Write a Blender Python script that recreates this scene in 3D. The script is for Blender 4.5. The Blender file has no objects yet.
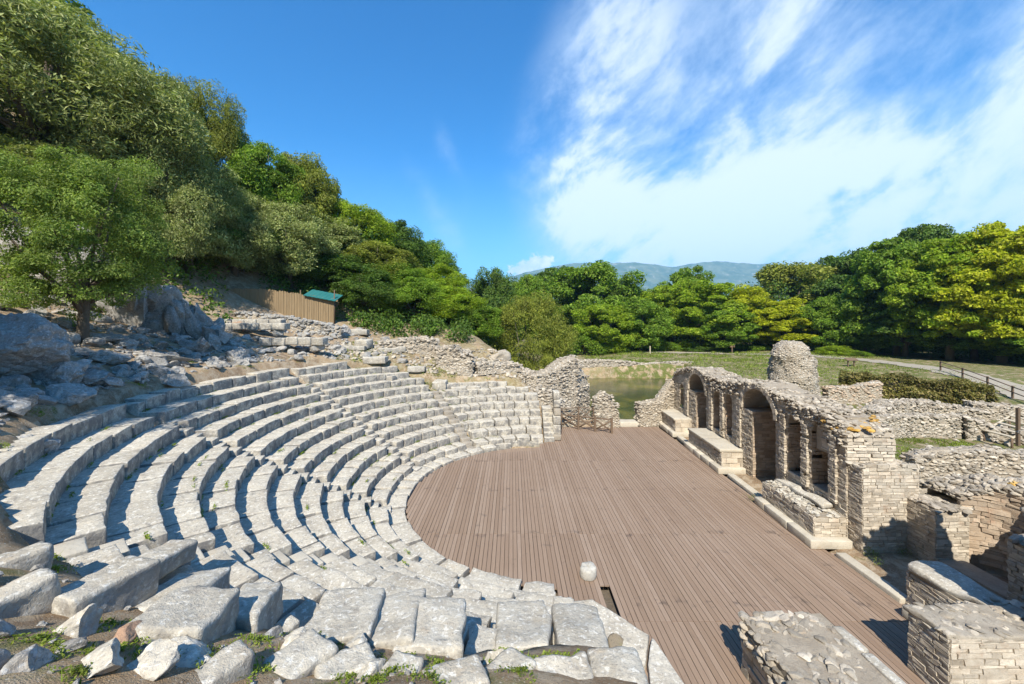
import bpy, math, random
import numpy as np
from mathutils import Vector

R = math.radians
rng = np.random.default_rng(7)
random.seed(7)
scn = bpy.context.scene
col = scn.collection

# ------------------------------------------------------------------ camera, sky, sun, exposure
F, CX, HY, EYE = 390.0, 512.0, 320.0, 8.0          # focal length in pixels, axis, horizon row, eye height above the deck
cam_d = bpy.data.cameras.new('camera'); cam = bpy.data.objects.new('camera', cam_d); col.objects.link(cam)
cam.location = (0, 0, EYE); cam.rotation_euler = (R(90), 0, 0)
cam_d.sensor_width = 36; cam_d.lens = F / 1024 * 36; cam_d.shift_y = -22 / 1024
cam_d.clip_start = 0.05; cam_d.clip_end = 30000
scn.camera = cam

SUN_AZ, SUN_EL = 9.0, 46.0                          # shadows run along +Y, 9 degrees towards +X
sd = bpy.data.lights.new('sun', 'SUN'); sun = bpy.data.objects.new('sun', sd); col.objects.link(sun)
sd.energy = 5.0; sd.angle = R(0.5); sd.color = (1.0, 0.93, 0.80)
ldir = Vector((math.sin(R(SUN_AZ)) * math.cos(R(SUN_EL)), math.cos(R(SUN_AZ)) * math.cos(R(SUN_EL)), -math.sin(R(SUN_EL))))
sun.rotation_euler = ldir.to_track_quat('-Z', 'Y').to_euler()
sun.location = (-10, -60, 60)

scn.view_settings.view_transform = 'Standard'; scn.view_settings.look = 'None'
scn.view_settings.exposure = 0.85; scn.view_settings.gamma = 1.0
scn.cycles.use_denoising = True
scn.cycles.max_bounces = 6; scn.cycles.diffuse_bounces = 3; scn.cycles.transparent_max_bounces = 4
scn.cycles.volume_bounces = 0
try:
    scn.cycles.denoiser = 'OPENIMAGEDENOISE'
    scn.cycles.denoising_prefilter = 'ACCURATE'
except Exception:
    pass

world = bpy.data.worlds.new('World'); scn.world = world; world.use_nodes = True
wt = world.node_tree; wt.nodes.clear()


class NT:
    """small helper round a node tree"""
    def __init__(s, t): s.t = t
    def n(s, typ, **kw):
        nd = s.t.nodes.new(typ)
        for k, v in kw.items(): setattr(nd, k, v)
        return nd
    def set(s, sock, v):
        if isinstance(v, bpy.types.NodeSocket): s.t.links.new(v, sock)
        elif v is not None:
            if sock.type == 'RGBA' and len(v) == 3: v = (*v, 1)
            sock.default_value = v
    def math(s, op, a, b=0.0, c=None, clamp=False):
        nd = s.n('ShaderNodeMath', operation=op, use_clamp=clamp)
        s.set(nd.inputs[0], a); s.set(nd.inputs[1], b)
        if c is not None: s.set(nd.inputs[2], c)
        return nd.outputs[0]
    def noise(s, vec, scale, detail=4, rough=0.55, dist=0.0, w=None):
        nd = s.n('ShaderNodeTexNoise')
        if vec is not None: s.set(nd.inputs['Vector'], vec)
        nd.inputs['Scale'].default_value = scale; nd.inputs['Detail'].default_value = detail
        nd.inputs['Roughness'].default_value = rough; nd.inputs['Distortion'].default_value = dist
        return nd.outputs['Fac'] if 'Fac' in nd.outputs else nd.outputs[0]
    def ramp(s, fac, stops, interp='LINEAR'):
        nd = s.n('ShaderNodeValToRGB'); nd.color_ramp.interpolation = interp
        e = nd.color_ramp.elements
        while len(e) < len(stops): e.new(0.5)
        for el, (p, c) in zip(e, stops):
            el.position = p; el.color = (c, c, c, 1) if isinstance(c, (int, float)) else (*c, 1)
        s.set(nd.inputs[0], fac)
        return nd.outputs[0]
    def mix(s, fac, a, b, blend='MIX'):
        nd = s.n('ShaderNodeMix', data_type='RGBA', blend_type=blend)
        s.set(nd.inputs[0], fac); s.set(nd.inputs[6], a); s.set(nd.inputs[7], b)
        return nd.outputs[2]
    def mapr(s, v, a, b, c=0.0, d=1.0, smooth=True):
        nd = s.n('ShaderNodeMapRange', interpolation_type='SMOOTHSTEP' if smooth else 'LINEAR')
        s.set(nd.inputs[0], v)
        for i, q in enumerate((a, b, c, d)): nd.inputs[i + 1].default_value = q
        return nd.outputs[0]
    def comb(s, x, y, z):
        nd = s.n('ShaderNodeCombineXYZ')
        for i, q in enumerate((x, y, z)): s.set(nd.inputs[i], q)
        return nd.outputs[0]


w = NT(wt)
sky = w.n('ShaderNodeTexSky', sky_type='NISHITA'); sky.sun_disc = False
sky.sun_elevation = R(SUN_EL); sky.sun_rotation = R(180 + SUN_AZ)
sky.air_density = 1.0; sky.dust_density = 0.5; sky.ozone_density = 2.2
tc = w.n('ShaderNodeTexCoord')
sp = w.n('ShaderNodeSeparateXYZ'); wt.links.new(tc.outputs['Generated'], sp.inputs[0])
dx, dy, dz = sp.outputs
az = w.math('ARCTAN2', dx, dy)                       # azimuth from +Y, radians
el = w.math('ARCSINE', dz)                           # elevation, radians
hs = w.n('ShaderNodeHueSaturation'); hs.inputs['Saturation'].default_value = 1.3
hs.inputs['Hue'].default_value = 0.497; hs.inputs['Value'].default_value = 1.15
wt.links.new(sky.outputs[0], hs.inputs['Color'])
# cirrus: warped streaky noise inside broad bands of the sky
ca, sa = math.cos(0.55), math.sin(0.55)
u = w.math('ADD', w.math('MULTIPLY', az, ca), w.math('MULTIPLY', el, sa))
v = w.math('SUBTRACT', w.math('MULTIPLY', el, ca), w.math('MULTIPLY', az, sa))
base = w.comb(az, el, 0.3)
warp1 = w.noise(base, 1.9, 2, 0.4)
warp2 = w.noise(w.comb(el, az, 4.1), 2.1, 2, 0.4)
uw = w.math('ADD', w.math('MULTIPLY', u, 1.3), w.math('MULTIPLY', warp1, 0.4))
vw = w.math('ADD', w.math('MULTIPLY', v, 2.4), w.math('MULTIPLY', warp2, 0.35))
streak = w.noise(w.comb(uw, vw, 0.0), 1.7, 9, 0.58, 0.0)
fine = w.noise(w.comb(w.math('MULTIPLY', uw, 2.0), w.math('MULTIPLY', vw, 2.0), 7.0), 3.2, 10, 0.66, 0.0)


def blob(a0, e0, ra, re, rot=0.0):
    """soft elliptical region of the sky round azimuth a0, elevation e0 (degrees)"""
    da = w.math('SUBTRACT', w.math('ADD', az, w.math('MULTIPLY', w.math('SUBTRACT', warp1, 0.5), 0.25)), R(a0))
    de = w.math('SUBTRACT', w.math('ADD', el, w.math('MULTIPLY', w.math('SUBTRACT', warp2, 0.5), 0.25)), R(e0))
    c, s_ = math.cos(R(rot)), math.sin(R(rot))
    p = w.math('ADD', w.math('MULTIPLY', da, c), w.math('MULTIPLY', de, s_))
    q = w.math('SUBTRACT', w.math('MULTIPLY', de, c), w.math('MULTIPLY', da, s_))
    p = w.math('DIVIDE', p, R(ra)); q = w.math('DIVIDE', q, R(re))
    r2 = w.math('ADD', w.math('MULTIPLY', p, p), w.math('MULTIPLY', q, q))
    return w.math('POWER', 2.718, w.math('MULTIPLY', r2, -1.0))


cl = None
for amp, args in [(1.25, (11, 21, 7, 8, 70)), (0.95, (17, 34, 14, 8, 55)), (0.75, (26, 14, 24, 8, 16)), (0.7, (47, 17, 22, 8, 12)), (0.5, (-11, 17, 7, 3.6, -48)), (0.45, (-8, 24, 5, 2.5, -60)),
                  (0.75, (26, 7, 24, 5, 4)), (0.62, (42, 37, 14, 8, 40)), (0.7, (54, 8, 28, 8, 0)), (0.7, (60, 27, 14, 6, 25)), (0.62, (30, 26, 20, 9, 35))]:
    b = w.math('MULTIPLY', blob(*args), amp)
    cl = b if cl is None else w.math('ADD', cl, b)
tex = w.math('ADD', w.math('MULTIPLY', streak, 0.72), w.math('MULTIPLY', fine, 0.28))
dens = w.math('MULTIPLY', w.math('MULTIPLY', cl, 1.28), w.mapr(tex, 0.32, 0.62, 0.25, 1.15))
dens = w.math('MULTIPLY', w.mapr(dens, 0.14, 1.6), 0.84, clamp=True)
# the little bright cumulus low over the mountain
pa = w.math('DIVIDE', w.math('SUBTRACT', az, R(2.6)), R(3.6)); pe = w.math('DIVIDE', w.math('SUBTRACT', el, w.math('ADD', R(7.2), w.math('MULTIPLY', az, .25))), R(1.7))
pr2 = w.math('ADD', w.math('MULTIPLY', pa, pa), w.math('MULTIPLY', pe, pe))
puff = w.noise(base, 30, 7, 0.62)
pc = w.math('MULTIPLY', w.mapr(w.math('ADD', w.math('MULTIPLY', w.math('SUBTRACT', 1.0, pr2), .28), puff), .52, .66), .85)
hz = w.math('MULTIPLY', w.mapr(el, R(0), R(24), 1.0, 0.0), 0.34)
blue = w.mix(1.0, hs.outputs[0], (.34, 1.0, 1.34), 'MULTIPLY')               # a clear, polarised blue
skyc = w.mix(hz, blue, (4.0, 6.1, 8.9))
cloudc = w.mix(w.mapr(dens, .35, .8), (5.6, 7.0, 8.9), (7.5, 8.2, 9.0))
skyc = w.mix(dens, skyc, cloudc)
skyc = w.mix(pc, skyc, w.mix(w.mapr(puff, .45, .65), (6.6, 7.5, 8.8), (9.0, 9.2, 9.5)))
bg = w.n('ShaderNodeBackground'); bg.inputs['Strength'].default_value = 0.085
wt.links.new(skyc, bg.inputs['Color'])
wo = w.n('ShaderNodeOutputWorld'); wt.links.new(bg.outputs[0], wo.inputs['Surface'])


# ------------------------------------------------------------------ naming helpers
def tag(o, label=None, cat=None, group=None, kind=None):
    if label: o['label'] = label
    if cat: o['category'] = cat
    if group: o['group'] = group
    if kind or cat: o['kind'] = kind or 'thing'
    return o


def thing(name, label, cat, loc=(0, 0, 0), group=None):
    o = bpy.data.objects.new(name, None); col.objects.link(o)
    o.location = loc; o.empty_display_size = 0.2
    return tag(o, label, cat, group)


def at(px, py, Y):
    """the point at depth Y that the photograph shows at pixel px, py"""
    return Vector(((px - CX) / F * Y, Y, EYE - (py - HY) / F * Y))


# ------------------------------------------------------------------ numeric noise
def _h(ix, iy, iz, seed):
    n = (ix.astype(np.uint32) * np.uint32(374761393) + iy.astype(np.uint32) * np.uint32(668265263)
         + iz.astype(np.uint32) * np.uint32(2147483647) + np.uint32((seed * 974634777) & 0xffffffff))
    n = (n ^ (n >> np.uint32(13))) * np.uint32(1274126177)
    n = n ^ (n >> np.uint32(16))
    return (n & np.uint32(0xffffff)).astype(np.float64) / 0xffffff * 2 - 1


def vn(P, seed=0):
    P = np.asarray(P, float); I = np.floor(P).astype(np.int64); f = P - I; f = f * f * (3 - 2 * f)
    r = 0
    for a in (0, 1):
        wx = f[:, 0] if a else 1 - f[:, 0]
        for b in (0, 1):
            wy = f[:, 1] if b else 1 - f[:, 1]
            for c in (0, 1):
                wz = f[:, 2] if c else 1 - f[:, 2]
                r = r + wx * wy * wz * _h(I[:, 0] + a, I[:, 1] + b, I[:, 2] + c, seed)
    return r


def fbm(P, octv=3, seed=0, gain=0.5):
    P = np.asarray(P, float); s = 0; a = 1.0; t = 0
    for i in range(octv):
        s = s + a * vn(P * (2.03 ** i), seed + 17 * i); t += a; a *= gain
    return s / t


def n1(x, y, sc, seed=0):
    return float(fbm(np.array([[x * sc, y * sc, seed * 1.7]]), 2, seed)[0])


# ------------------------------------------------------------------ mesh collector
class MB:
    def __init__(s): s.v = []; s.f = []; s.n = 0; s.sm = []
    def add(s, V, Fc, smooth=False):
        V = np.asarray(V, float)
        s.v.append(V)
        o = s.n
        s.f.extend([tuple(i + o for i in f) for f in Fc]); s.sm.extend([smooth] * len(Fc))
        s.n += len(V)
    def box(s, c, h, ax=None, jit=0.0, faces=(0, 1, 2, 3, 4, 5)):
        B = np.array([[x, y, z] for z in (-1, 1) for y in (-1, 1) for x in (-1, 1)], float) * np.array(h)
        if jit: B = B + rng.uniform(-jit, jit, B.shape)
        if ax is not None: B = B @ np.array(ax, float)
        FS = [(0, 2, 3, 1), (4, 5, 7, 6), (0, 1, 5, 4), (2, 6, 7, 3), (0, 4, 6, 2), (1, 3, 7, 5)]
        s.add(B + np.array(c), [FS[i] for i in faces])
    def build(s, name, m, parent=None):
        me = bpy.data.meshes.new(name)
        V = np.concatenate(s.v) if s.v else np.zeros((0, 3))
        if parent is not None: V = V - np.array(parent_world(parent))
        me.from_pydata(V.tolist(), [], s.f)
        me.polygons.foreach_set('use_smooth', s.sm)
        me.update()
        o = bpy.data.objects.new(name, me); col.objects.link(o)
        if m is not None: me.materials.append(m)
        if parent is not None: o.parent = parent
        return o


def parent_world(o):
    p = Vector(o.location)
    while o.parent: o = o.parent; p = p + Vector(o.location)
    return p


_lat = {}


def lattice(nx, ny, nz):
    k = (nx, ny, nz)
    if k in _lat: return _lat[k]
    idx = {}; P = []; Fc = []
    def g(i, j, l):
        q = (i, j, l)
        if q not in idx: idx[q] = len(P); P.append(q)
        return idx[q]
    for i in range(nx):
        for j in range(ny):
            Fc.append((g(i, j, 0), g(i, j + 1, 0), g(i + 1, j + 1, 0), g(i + 1, j, 0)))
            Fc.append((g(i, j, nz), g(i + 1, j, nz), g(i + 1, j + 1, nz), g(i, j + 1, nz)))
    for i in range(nx):
        for l in range(nz):
            Fc.append((g(i, 0, l), g(i + 1, 0, l), g(i + 1, 0, l + 1), g(i, 0, l + 1)))
            Fc.append((g(i, ny, l), g(i, ny, l + 1), g(i + 1, ny, l + 1), g(i + 1, ny, l)))
    for j in range(ny):
        for l in range(nz):
            Fc.append((g(0, j, l), g(0, j, l + 1), g(0, j + 1, l + 1), g(0, j + 1, l)))
            Fc.append((g(nx, j, l), g(nx, j + 1, l), g(nx, j + 1, l + 1), g(nx, j, l + 1)))
    _lat[k] = (np.array(P), Fc)
    return _lat[k]


def rbox(dim, seg, rad):
    """rounded box centred on the origin"""
    dim = np.array(dim, float); n = [max(3, int(q)) for q in seg]
    L, Fc = lattice(*n)
    P = np.zeros((len(L), 3))
    for a in range(3):
        r = min(rad, dim[a] * 0.45)
        t = np.concatenate([[0], np.linspace(r, dim[a] - r, n[a] - 1), [dim[a]]]) - dim[a] / 2
        P[:, a] = t[L[:, a]]
    lim = np.maximum(dim / 2 - rad, dim * 0.05)
    q = np.clip(P, -lim, lim); d = P - q; l = np.linalg.norm(d, axis=1, keepdims=True)
    k = np.where(l > 1e-9, np.minimum(1, rad / np.maximum(l, 1e-9)), 1)
    return q + d * k, Fc


def stone_block(mb, dim, M, rad=0.035, rough=0.02, seg=0.22, seed=None, big=0.0):
    """weathered cut block; M maps local points to the world"""
    seed = int(rng.integers(1, 9999)) if seed is None else seed
    n = [int(min(14, max(3, round(q / seg) + 1))) for q in dim]
    P, Fc = rbox(dim, n, rad)
    nb = fbm(P * 3.1 + seed * 3.7, 3, seed)[:, None]; nb2 = fbm(P * 9 + seed, 2, seed + 3)[:, None]
    dirn = P / np.maximum(np.linalg.norm(P, axis=1, keepdims=True), 1e-6)
    P = P + dirn * (nb * rough + nb2 * rough * 0.6)
    if big:
        P = P + np.stack([fbm(P * 1.3 + seed + 10 * a, 2, seed + a) for a in range(3)], 1) * big
    mb.add(M(P), Fc, True)


def Rz(a): c, s = math.cos(a), math.sin(a); return np.array([[c, s, 0], [-s, c, 0], [0, 0, 1.0]])
def Rx(a): c, s = math.cos(a), math.sin(a); return np.array([[1.0, 0, 0], [0, c, s], [0, -s, c]])
def Ry(a): c, s = math.cos(a), math.sin(a); return np.array([[c, 0, -s], [0, 1.0, 0], [s, 0, c]])


def placed(loc, rz=0.0, rx=0.0, ry=0.0):
    A = Rx(rx) @ Ry(ry) @ Rz(rz); loc = np.array(loc, float)
    return lambda P: P @ A + loc


_ico = {}


def ico(n):
    if n in _ico: return _ico[n]
    t = (1 + 5 ** 0.5) / 2
    V = [(-1, t, 0), (1, t, 0), (-1, -t, 0), (1, -t, 0), (0, -1, t), (0, 1, t), (0, -1, -t), (0, 1, -t), (t, 0, -1), (t, 0, 1), (-t, 0, -1), (-t, 0, 1)]
    Fc = [(0, 11, 5), (0, 5, 1), (0, 1, 7), (0, 7, 10), (0, 10, 11), (1, 5, 9), (5, 11, 4), (11, 10, 2), (10, 7, 6), (7, 1, 8), (3, 9, 4), (3, 4, 2), (3, 2, 6), (3, 6, 8), (3, 8, 9), (4, 9, 5), (2, 4, 11), (6, 2, 10), (8, 6, 7), (9, 8, 1)]
    V = [np.array(q, float) / np.linalg.norm(q) for q in V]
    for _ in range(n):
        mid = {}; NF = []
        def m(a, b):
            k = (min(a, b), max(a, b))
            if k not in mid:
                q = V[a] + V[b]; V.append(q / np.linalg.norm(q)); mid[k] = len(V) - 1
            return mid[k]
        for a, b, c in Fc:
            x, y, z = m(a, b), m(b, c), m(c, a)
            NF += [(a, x, z), (b, y, x), (c, z, y), (x, y, z)]
        Fc = NF
    _ico[n] = (np.array(V), Fc)
    return _ico[n]


def rock(mb, c, size, sub=1, cuts=7, rough=0.10, flat=0.0, smooth=None, rz=None, seed=None):
    """angular limestone boulder"""
    lr = np.random.default_rng(seed) if seed is not None else rng
    V, Fc = ico(sub); P = V.copy()
    for _ in range(cuts):
        n = lr.normal(size=3); n /= np.linalg.norm(n); d = lr.uniform(0.36, 0.80)
        e = P @ n - d; P = P - np.maximum(e, 0)[:, None] * n
    sd_ = int(lr.integers(1, 9999))
    if sub >= 2:
        P = P * (1 + rough * fbm(V * 2.3 + sd_, 4, sd_))[:, None]
    else:
        P = P * (1 + lr.uniform(-rough, rough, (len(P), 1)))
    P = P * np.array(size, float) * 1.25
    A = Rx(lr.uniform(-.25, .25)) @ Ry(lr.uniform(-.25, .25)) @ Rz(lr.uniform(0, 6.28) if rz is None else rz)
    mb.add(P @ A + np.array(c), Fc, (sub >= 3) if smooth is None else smooth)


def crag(mb, c, size, n, seed):
    """an outcrop: fractured pieces leaning on each other"""
    lr = np.random.default_rng(seed); c = np.array(c, float); size = np.array(size, float)
    for i in range(n):
        p = lr.uniform(-1, 1, 3) * np.array([1, .7, .8]); p[2] = abs(p[2]) * (1 - .5 * abs(p[0])) - .15
        s_ = size * lr.uniform(.26, .58) * np.array([lr.uniform(.6, 1), lr.uniform(.7, 1.1), lr.uniform(.8, 1.5)])
        V, Fc = ico(3); P = V.copy()
        for _ in range(9):
            nn = lr.normal(size=3); nn /= np.linalg.norm(nn); P = P - np.maximum(P @ nn - lr.uniform(.32, .75), 0)[:, None] * nn
        P = P * s_ * 1.3; q = P + p * size + c
        f1 = fbm(q * 1.6, 4, seed); f2 = -np.abs(fbm(q * np.array([1.4, 1.4, .6]), 3, seed + 5))
        P = P + V * ((f1 * .16 + f2 * .28 + .06) * s_.mean())[:, None]
        A = Ry(lr.uniform(-.35, .2)) @ Rz(lr.uniform(-.5, .5))
        mb.add(P @ A + p * size + c, Fc, False)


def tube(mb, pts, rads, k=8):
    pts = [np.array(p, float) for p in pts]; V = []; Fc = []
    for i, (p, r) in enumerate(zip(pts, rads)):
        d = pts[min(i + 1, len(pts) - 1)] - pts[max(i - 1, 0)]; d /= np.linalg.norm(d)
        a = np.cross(d, [0.31, 0.9, 0.2]); a /= np.linalg.norm(a); b = np.cross(d, a)
        for j in range(k):
            t = 2 * math.pi * j / k; V.append(p + r * (math.cos(t) * a + math.sin(t) * b))
    for i in range(len(pts) - 1):
        for j in range(k):
            Fc.append((i * k + j, i * k + (j + 1) % k, (i + 1) * k + (j + 1) % k, (i + 1) * k + j))
    Fc.append(tuple(range(k - 1, -1, -1))); Fc.append(tuple((len(pts) - 1) * k + j for j in range(k)))
    mb.add(V, Fc, True)


# ------------------------------------------------------------------ materials
def new_mat(name):
    m = bpy.data.materials.new(name); m.use_nodes = True; m.node_tree.nodes.clear()
    return m, NT(m.node_tree)


def finish(t, colr, rough=0.9, height=None, bump=0.3, dist=0.02, spec=0.25):
    p = t.n('ShaderNodeBsdfPrincipled'); t.set(p.inputs['Base Color'], colr); t.set(p.inputs['Roughness'], rough)
    p.inputs['Specular IOR Level'].default_value = spec
    if height is not None:
        b = t.n('ShaderNodeBump'); b.inputs['Strength'].default_value = bump; b.inputs['Distance'].default_value = dist
        t.set(b.inputs['Height'], height); t.t.links.new(b.outputs[0], p.inputs['Normal'])
    o = t.n('ShaderNodeOutputMaterial'); t.t.links.new(p.outputs[0], o.inputs[0])
    return p


def stone_mat(name, light, mid, dark, stain, dark_amt=0.5, rnd=0.25, bump=0.6, lichen=None, white=None, sc=1.0, riser=0.0):
    m, t = new_mat(name)
    geo = t.n('ShaderNodeNewGeometry'); pos = geo.outputs['Position']; isl = geo.outputs['Random Per Island']
    a = t.noise(pos, 1.3 * sc, 5, 0.6); b = t.noise(pos, 6.5 * sc, 6, 0.65, 0.3); c = t.noise(pos, 26 * sc, 5, 0.7); d = t.noise(pos, 70 * sc, 3, 0.6)
    k = t.mix(t.mapr(a, 0.35, 0.68), light, mid)
    k = t.mix(t.mapr(b, 0.5, 0.72, 0, dark_amt), k, dark)                 # dark weathering patches
    k = t.mix(t.math('MULTIPLY', t.mapr(t.noise(pos, 2.7 * sc, 4, 0.6), 0.55, 0.75), 0.55), k, stain)
    k = t.mix(t.mapr(c, 0.56, 0.68, 0, 0.6 * dark_amt + 0.2), k, tuple(q * 0.55 for q in dark))
    k = t.mix(t.mapr(t.noise(pos, 15 * sc, 4, .6, .6), .52, .64, 0, .5 * dark_amt), k, tuple(q * 1.1 for q in dark))
    if white: k = t.mix(t.mapr(t.noise(pos, 11 * sc, 5, 0.7, 0.4), 0.53, 0.63, 0, 0.8), k, white)
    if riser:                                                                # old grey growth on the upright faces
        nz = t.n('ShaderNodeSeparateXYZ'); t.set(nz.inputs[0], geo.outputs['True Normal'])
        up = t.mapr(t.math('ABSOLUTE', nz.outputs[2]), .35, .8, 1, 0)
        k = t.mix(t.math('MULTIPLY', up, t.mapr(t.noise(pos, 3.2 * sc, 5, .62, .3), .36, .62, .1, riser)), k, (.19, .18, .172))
    if lichen: k = t.mix(t.mapr(t.noise(pos, 1.1, 4, 0.6), 0.66, 0.72, 0, 0.8), k, lichen)
    v = t.mapr(isl, 0, 1, 1 - rnd, 1 + rnd * 0.6, False)
    k = t.mix(1.0, k, t.comb(v, v, v), 'MULTIPLY')
    h = t.math('ADD', t.math('MULTIPLY', b, 0.5), t.math('ADD', t.math('MULTIPLY', c, 0.35), t.math('MULTIPLY', d, 0.2)))
    finish(t, k, 0.92, h, bump, 0.05, 0.15)
    return m


M = {}
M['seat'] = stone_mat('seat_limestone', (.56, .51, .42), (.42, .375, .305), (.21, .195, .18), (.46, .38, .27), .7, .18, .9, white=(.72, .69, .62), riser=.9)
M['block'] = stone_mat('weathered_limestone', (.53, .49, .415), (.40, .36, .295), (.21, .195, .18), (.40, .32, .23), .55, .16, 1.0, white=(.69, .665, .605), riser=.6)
M['hillrock'] = stone_mat('grey_hill_rock', (.37, .35, .32), (.265, .25, .23), (.12, .115, .105), (.34, .25, .17), .75, .2, 1.0, white=(.46, .46, .455))
M['rubble'] = stone_mat('rubble_stone', (.45, .40, .33), (.35, .305, .245), (.19, .165, .14), (.38, .27, .18), .45, .45, .7, sc=1.6)
M['greyrubble'] = stone_mat('grey_rubble', (.44, .39, .32), (.33, .285, .23), (.15, .13, .115), (.36, .27, .19), .6, .4, .7, sc=1.6)
M['mason'] = stone_mat('coursed_masonry', (.54, .48, .395), (.44, .375, .295), (.25, .22, .185), (.41, .285, .20), .4, .26, .7, sc=1.5)
M['brick'] = stone_mat('red_brown_masonry', (.48, .39, .30), (.42, .32, .23), (.26, .20, .155), (.44, .27, .18), .42, .28, .7, sc=1.5)
M['mortar'] = stone_mat('mortar', (.36, .31, .245), (.29, .245, .19), (.17, .145, .12), (.33, .24, .165), .5, 0, .9, sc=1.8)
m, t = new_mat('rubble_core'); M['rubblecore'] = m                # small stones set in mortar
geo = t.n('ShaderNodeNewGeometry'); pos = geo.outputs['Position']
vo = t.n('ShaderNodeTexVoronoi'); vo.inputs['Scale'].default_value = 5.5; mp = t.n('ShaderNodeMapping'); mp.inputs['Scale'].default_value = (1, 1, 1.7); t.set(mp.inputs[0], t.mix(.08, pos, t.n('ShaderNodeTexNoise').outputs['Color'], 'ADD')); t.set(vo.inputs['Vector'], mp.outputs[0])
vs = t.n('ShaderNodeSeparateColor'); t.set(vs.inputs[0], vo.outputs['Color'])
ed = t.mapr(vo.outputs['Distance'], .25, .6)
k = t.ramp(vs.outputs[0], [(0, (.30, .26, .21)), (.4, (.45, .39, .31)), (.75, (.55, .50, .42)), (1, (.62, .58, .52))])
k = t.mix(t.math('MULTIPLY', ed, .75), k, (.30, .25, .19)); k = t.mix(t.mapr(t.noise(pos, 1.4, 5, .65), .5, .7, 0, .6), k, (.24, .22, .19))
finish(t, k, .95, t.math('ADD', t.math('MULTIPLY', t.math('SUBTRACT', 1.0, ed), .7), t.math('MULTIPLY', t.noise(pos, 22, 4, .7), .5)), 1.0, .09, .1)
M['pale'] = stone_mat('pale_smooth_slab', (.52, .475, .395), (.45, .405, .33), (.33, .29, .23), (.44, .35, .24), .35, .12, .6)
M['orange'] = stone_mat('orange_lichen', (.50, .29, .06), (.42, .27, .10), (.34, .27, .17), (.42, .33, .2), .3, .3, .8)
M['redstone'] = stone_mat('reddish_stone', (.42, .27, .18), (.35, .215, .14), (.24, .16, .11), (.5, .3, .2), .4, .2, .8)
M['mossrock'] = stone_mat('brown_mossy_stone', (.20, .165, .12), (.16, .13, .09), (.09, .075, .06), (.12, .14, .04), .5, .1, .8)
M['marble'] = stone_mat('white_marble', (.46, .44, .395), (.36, .34, .30), (.22, .20, .175), (.40, .34, .26), .5, .05, .8)

# deck boards: colour differs from board to board, with grain along the board
m, t = new_mat('deck_wood'); M['deck'] = m
geo = t.n('ShaderNodeNewGeometry'); pos = geo.outputs['Position']; isl = geo.outputs['Random Per Island']
mp = t.n('ShaderNodeMapping'); mp.inputs['Scale'].default_value = (30, 1.1, 1); t.set(mp.inputs[0], pos)
gr = t.noise(mp.outputs[0], 1.6, 5, 0.6)
k = t.ramp(isl, [(0, (.225, .158, .112)), (.35, (.245, .174, .125)), (.7, (.262, .188, .136)), (1, (.29, .214, .16))])
k = t.mix(t.mapr(gr, .35, .7, 0, .45), k, (.18, .122, .088))
k = t.mix(t.mapr(t.noise(pos, .16, 4, .6), .45, .7, 0, .4), k, (.31, .235, .18))
k = t.mix(t.mapr(t.noise(pos, 1.9, 5, .65, .5), .60, .72, 0, .45), k, (.10, .08, .068))      # old damp stains
sx = t.n('ShaderNodeSeparateXYZ'); t.set(sx.inputs[0], pos)
for yj in (8.25, 11.05, 14.6, 18.4, 22.2):                          # dark spots round the nailed ends of the boards
    dj = t.mapr(t.math('ABSOLUTE', t.math('SUBTRACT', sx.outputs[1], yj)), .02, .34, 1, 0)
    k = t.mix(t.math('MULTIPLY', t.math('MULTIPLY', dj, t.mapr(t.noise(pos, 2.6, 4, .6), .54, .66)), .6), k, (.07, .055, .05))
finish(t, k, .8, gr, .25, .01, .2)
m, t = new_mat('grey_timber'); M['timber'] = m
geo = t.n('ShaderNodeNewGeometry'); pos = geo.outputs['Position']
finish(t, t.mix(t.noise(pos, 14, 4), (.10, .068, .045), (.18, .125, .085)), .85, t.noise(pos, 30, 3), .3)
m, t = new_mat('pale_timber'); M['paletimber'] = m
geo = t.n('ShaderNodeNewGeometry'); pos = geo.outputs['Position']
finish(t, t.mix(t.noise(pos, 9, 4), (.36, .30, .22), (.50, .44, .34)), .85, t.noise(pos, 30, 3), .3)

# reed screen
m, t = new_mat('reed_screen'); M['reed'] = m
geo = t.n('ShaderNodeNewGeometry'); pos = geo.outputs['Position']
mp = t.n('ShaderNodeMapping'); mp.inputs['Scale'].default_value = (14, 14, .7); t.set(mp.inputs[0], pos)
st_ = t.noise(mp.outputs[0], 1.5, 4, .7)
finish(t, t.mix(t.noise(pos, .5, 3), t.ramp(st_, [(.25, (.12, .08, .04)), (.5, (.29, .205, .11)), (.8, (.39, .29, .17))]), (.23, .17, .105)), .9, st_, .6)
m, t = new_mat('turquoise_sheet'); M['roof'] = m
geo = t.n('ShaderNodeNewGeometry'); pos = geo.outputs['Position']
finish(t, t.mix(t.noise(pos, 1.2, 4), (.02, .12, .125), (.035, .17, .165)), .5)

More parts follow.
